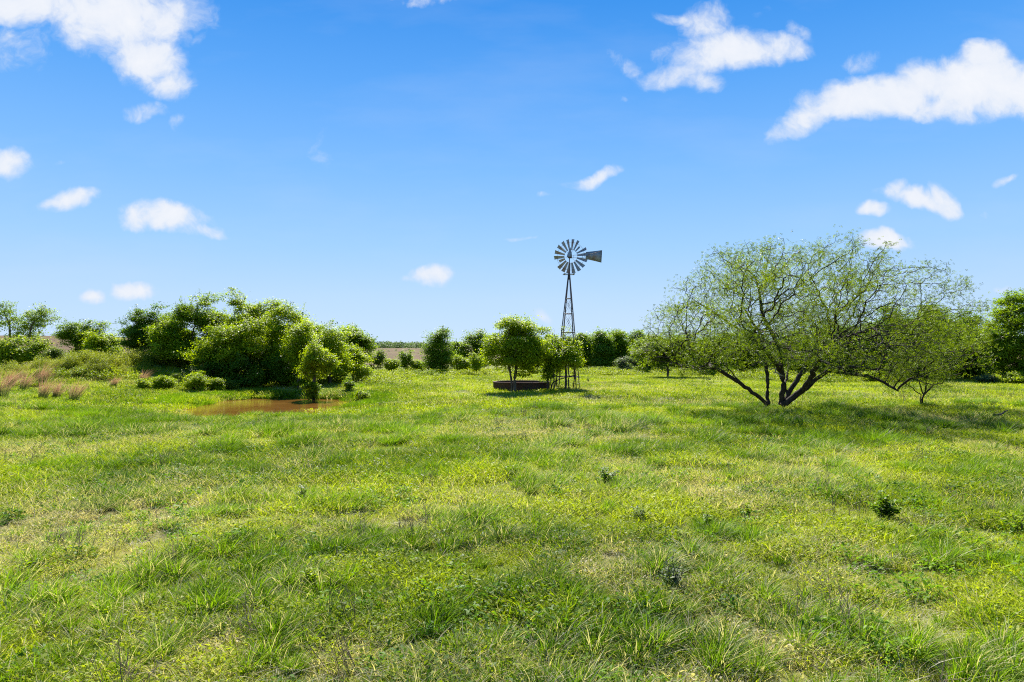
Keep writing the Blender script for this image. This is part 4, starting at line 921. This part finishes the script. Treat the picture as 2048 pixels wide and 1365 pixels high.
# pale stones and litter along the waterline
peb = []
for k in range(4):
    r = R_(800 + k); V = []; Q = []
    for j in range(9):
        c = np.array([r.normal(0, .14), r.normal(0, .14), .02]); a = r.uniform(.02, .07, 3) * [1, 1, .6]; o = len(V)
        V += [c + a * d for d in ((1, 0, 0), (0, 1, 0), (-1, 0, 0), (0, -1, 0), (0, 0, 1), (0, 0, -1))]
        Q += [(o + p, o + (p + 1) % 4, o + 4, o + 4) for p in range(4)] + [(o + (p + 1) % 4, o + p, o + 5, o + 5) for p in range(4)]
    V = np.array(V); peb.append((V, np.array([q[:3] for q in Q]), np.repeat(r.rand(9), 6), np.ones(54)))
M_PEB = grassy('shore_stone', (.20, .16, .11), (.46, .42, .35), (.3, .3, .3), trans=.0)
P = fan(rg, 30000, 38, 52, 6); sd_ = pond_sdf(P[:, 0], P[:, 1]); k = (sd_ > -.35) & (sd_ < .12) & (P[:, 1] > 41) & (rg.rand(len(P)) < .35); P = P[k]
zone(P, peb, 'shore_stones', 'pale stones and litter along the far edge of the pond', M_PEB, .5, 1.3)
# straw
straw = [patch([blades(R_(240 + k), 26, .22, .08, .24, .0035, .007, 1.4, 4, .8, .9)]) for k in range(8)]
P = fan(rg, 26000, 3.2, 26); dv = dryness(P[:, 0], P[:, 1]); k = rg.rand(len(P)) < .07 + dv * .30; P = P[k]
zone(P, straw, 'dry_grass', 'pale dry stems matted through the green grass', M_STRAW, .5, 1.15, rotfull=False)
straw2 = [patch([blades(R_(260 + k), 30, .5, .2, .42, .010, .016, 1.0, 3, .8, .8)]) for k in range(6)]
P = keep_dry_land(fan(rg, 22000, 24, 90, 6)); k = rg.rand(len(P)) < .08 + sstep(.5, .75, fbm(P[:, 0] / 6, P[:, 1] / 6, 95, 3)) * .5; P = P[k]
zone(P, straw2, 'seeding_grass', 'pale seeding grass heads blown by the wind in the far pasture', M_STRAW, .5, 1.0, rotfull=False)
# leafy ground weeds
fb = [patch([forbs(R_(280 + k), 70, .17, .02, .16, .045, .45)]) for k in range(6)]
P = fan(rg, 16000, 3.2, 30); k = rg.rand(len(P)) < sstep(.45, .7, fbm(P[:, 0] / 1.2, P[:, 1] / 1.2, 99, 3)) * .6; P = P[k]
zone(P, fb, 'ground_weeds', 'small leafy weeds through the sward', M_FORB, .6, 1.5, .3)
# dead forb stalks left from the year before
stalk = []
for k in range(6):
    r = R_(700 + k); mb = MB()
    for j in range(r.randint(3, 8)):
        p = np.array([r.normal(0, .06), r.normal(0, .06), -.02]); h_ = r.uniform(.25, .55); q = p + np.array([r.normal(.05, .08), r.normal(0, .08), h_])
        mb.tube([p, (p + q) / 2 + r.normal(0, .012, 3), q], [.0035, .003, .002], 3, cap=False)
        for t in r.uniform(.4, .95, 5):
            a = p + (q - p) * t; mb.tube([a, a + np.array([r.normal(.02, .06), r.normal(0, .06), r.uniform(.03, .12)])], [.0022, .0014], 3, cap=False)
    V = np.vstack(mb.V); stalk.append((V, np.vstack(mb.Q), np.repeat(r.rand(), len(V)), np.ones(len(V))))
M_STALK = grassy('dead_stalk', (.09, .065, .045), (.26, .20, .13), (.2, .15, .1), trans=.1)
P = keep_dry_land(fan(rg, 6000, 4.5, 42)); k = rg.rand(len(P)) < sstep(.55, .75, fbm(P[:, 0] / 1.8, P[:, 1] / 1.8, 151, 3)) * .35 + .012; P = P[k]
zone(P, stalk, 'dead_stalks', 'thin brown dead weed stalks standing in the grass', M_STALK, .7, 1.2)
# low scrub: mound and weed strips
scrub = []
for k in range(6):
    r = R_(300 + k); V, Q, a, b = forbs(r, 330, .42, .1, .85, .075, .5); v2, q2, a2, b2 = blades(r, 40, .35, .4, .9, .012, .02, .5, 2, .2, .3)
    scrub.append(patch([(V, Q, a, b), (v2, q2, a2, b2)]))
M_SCRUB = grassy('scrub_leaf', (.08, .12, .010), (.36, .38, .03), (.28, .20, .10))
P = np.column_stack([rg.uniform(-62, -22, 9000), rg.uniform(47, 72, 9000)]); hh = height(P[:, 0], P[:, 1])
k = (hh + (fbm(P[:, 0] / 2, P[:, 1] / 2, 105, 3) - .5) * .9 > .68) & (rg.rand(9000) < .62); P = P[k]
zone(P, scrub, 'mound_scrub', 'knee high olive green scrub covering the mound', M_SCRUB, .45, 1.0, .8, smul=.55 + 1.0 * sstep(.3, .7, fbm(P[:, 0] / 1.6, P[:, 1] / 1.6, 141, 3)))
weed = []
for k in range(5):
    r = R_(320 + k); weed.append(patch([forbs(r, 150, .7, .1, .75, .17, .5)]))
M_WEED = grassy('weed_leaf', (.12, .18, .008), (.36, .40, .012), (.36, .26, .14))
Pa = np.column_stack([rg.uniform(-32, 26, 1500), rg.uniform(76, 92, 1500)])
Pb = np.column_stack([rg.uniform(4, 36, 900), rg.uniform(84, 95, 900)]); Pc = np.column_stack([rg.uniform(22, 62, 700), rg.uniform(60, 74, 700)]); Pd = np.column_stack([rg.uniform(-16, -6, 120), rg.uniform(56, 75, 120)])
Pe = np.column_stack([rg.uniform(-36, -21, 260), rg.uniform(49, 54.5, 260)]); P = np.vstack([Pa, Pb, Pc, Pd, Pe]); k = rg.rand(len(P)) < sstep(.38, .6, fbm(P[:, 0] / 5, P[:, 1] / 4, 111, 3)); P = P[k]
zone(P, weed, 'yellow_weeds', 'yellow green weeds in a strip before the background trees', M_WEED, .5, 1.1, .5)
# far scrub speckling and wood edge on the rise
farw = [patch([forbs(R_(340 + k), 130, 3.0, .5, 4.2, .9, .8)]) for k in range(5)]
P = np.column_stack([rg.uniform(-420, 60, 2600), rg.uniform(425, 520, 2600)]); M_FARW = grassy('far_leaf', (.07, .12, .05), (.13, .19, .07), (.2, .2, .1))
k = P[:, 0] > -150; P = P[k]
zone(P, farw, 'far_wood', 'thin line of far off trees along the horizon', M_FARW, .5, 1.0, 0)
P = np.column_stack([rg.uniform(-330, 40, 700), rg.uniform(150, 420, 700)]); k = rg.rand(700) < .4; P = P[k]
zone(P, farw, 'far_scrub', 'scattered green scrub on the far brown field', M_FARW, .12, .3, 0)

# ------------------------------------------------------------------ single plants and grass clumps
M_RED = None
def redgrass():
    s = Nt('russet_grass'); t = s.attr('tint'); h = s.attr('hgt')
    c = s.mix(s.rng(h, .10, .38), (.16, .22, .04), s.mix(t, (.34, .14, .08), (.58, .36, .22)))
    tr = s.n('BsdfTranslucent'); s.L.new(c, tr.inputs['Color']); mx = s.n('MixShader'); mx.inputs[0].default_value = .35
    s.L.new(s.pbsdf(c, .7, .15), mx.inputs[1]); s.L.new(tr.outputs[0], mx.inputs[2]); return s.done(mx.outputs[0])
M_RED = redgrass()
for k, (px, py, s, lab) in enumerate([(2, 797, 1.45, 'tallest russet bunchgrass clump at the left edge, leaning right'), (48, 783, 1.25, 'russet bunchgrass clump just right of the edge clump'), (84, 768, 1.2, 'russet bunchgrass clump highest up the slope'),
        (86, 799, 1.1, 'russet bunchgrass clump in the middle of the slope'), (112, 797, .85, 'small russet bunchgrass clump between two bigger ones'), (148, 803, 1.1, 'russet bunchgrass clump with green foot nearest the pond'), (226, 775, .7, 'faint russet bunchgrass tuft below the mound scrub'), (284, 766, .8, 'russet bunchgrass tuft above the small pond bushes'), (20, 775, 1.1, 'russet bunchgrass clump behind the edge clump')]):
    x, y, z = ground_px(px, py); r = R_(400 + k)
    V, Q, a, b = blades(r, 150, .15 * s, .6 * s, 1.15 * s, .008, .015, .42, 5, .72, .45, tuft=True)
    o = mesh_obj('bunchgrass', V, Q, M_RED, attrs=dict(tint=a, hgt=V[:, 2] / s)); o.location = (x, y, z - .02); o.scale = (1.5, 1.5, 1.75)
    tag(o, lab, 'grass clump', 'russet bunchgrass clumps on the slope')
def weed_plant(label, px, py, h, w, n, lsize, mat, seed, name='weed_plant'):
    h *= 1.4; w *= 1.1; x, y, z = ground_px(px, py); r = R_(seed); root = thing(name, label, 'plant', (x, y, z - .02), 'single weeds standing in the pasture')
    st = MB(); C = []; Nn = []; Al = []
    for i in range(max(5, n // 28)):
        a = r.rand() * 6.283; lean = r.uniform(.1, 1.) * w * .5; hh = h * r.uniform(.65, 1.05) * (1 - .35 * lean / (w * .5)); t = np.linspace(0, 1, 6)
        P = np.stack([np.cos(a) * lean * t ** 1.4, np.sin(a) * lean * t ** 1.4, hh * t], 1) + np.vstack([[0, 0, 0], r.normal(0, h * .015, (5, 3))])
        st.tube(P, np.linspace(.006, .002, 6) * (h / .4), 5, cap=False)
        m = 28; q = r.uniform(.12, 1.02, m) ** .8; c = np.stack([np.interp(q, t, P[:, k]) for k in range(3)], 1)
        al = r.rand(m) * 6.283; d = np.stack([np.cos(al), np.sin(al), r.uniform(-.1, .6, m)], 1)
        C.append(c + d * lsize * .5); Al.append(d); Nn.append(np.stack([-d[:, 0] * .3, -d[:, 1] * .3, np.ones(m)], 1) + r.normal(0, .3, (m, 3)))
    st.build('stem', M_LEAF_MID if False else M_BARK, root)
    V, Q = leaves(r, np.vstack(C), np.vstack(Nn), lsize, asp=.42, droop=.25, along=np.vstack(Al))
    mesh_obj('leaves', V, Q, mat, root, attrs=dict(tint=np.repeat(r.rand(len(V) // 4), 4)))
for k, a in enumerate([('dark glossy leaved weed standing alone in the centre right grass', 1207, 975, .34, .52, 420, .08, M_LEAF_DARK), ('bushy dark weed with upright stem right of centre in the foreground grass', 1768, 1040, .30, .50, 420, .085, M_LEAF_DARK),
        ('small dark weed above and left of the glossy one', 1160, 926, .22, .22, 110, .06, M_LEAF_DARK), ('low dark leafy weed on top of a grass clump', 1408, 1064, .24, .24, 120, .06, M_LEAF_DARK), ('sparse greyish weed left of the grass clump', 1278, 1050, .30, .30, 120, .055, M_LEAF_GREY),
        ('small green weed right of the grass clump', 1495, 1036, .20, .26, 110, .055, M_LEAF_MID), ('spreading broad leaved weed low at the left', 75, 1150, .16, .55, 220, .075, M_LEAF_MID), ('upright weed near the shadow edge of the mesquite', 1415, 892, .30, .30, 110, .07, M_LEAF_MID),
        ('grey feathery weed in the lower right foreground', 1348, 1190, .34, .30, 240, .06, M_LEAF_GREY), ('bright green weed at the right edge of the foreground', 2040, 1075, .30, .45, 200, .07, M_LEAF_MID), ('fresh green jagged weed in the lower left foreground', 625, 1190, .26, .42, 260, .07, M_LEAF),
        ('small grey weed in mid grass left of the glossy one', 1018, 962, .26, .30, 120, .06, M_LEAF_GREY), ('grey green weed tuft in the left middle of the grass', 605, 1012, .30, .40, 180, .06, M_LEAF_GREY), ('dark seedling weed near the tank tree shadow', 1218, 865, .28, .30, 100, .07, M_LEAF_MID),
        ('young green sapling weed between windmill and mesquite', 1177, 765, .55, .40, 110, .10, M_LEAF_OLIVE)]):
    weed_plant(*a, seed=500 + k)
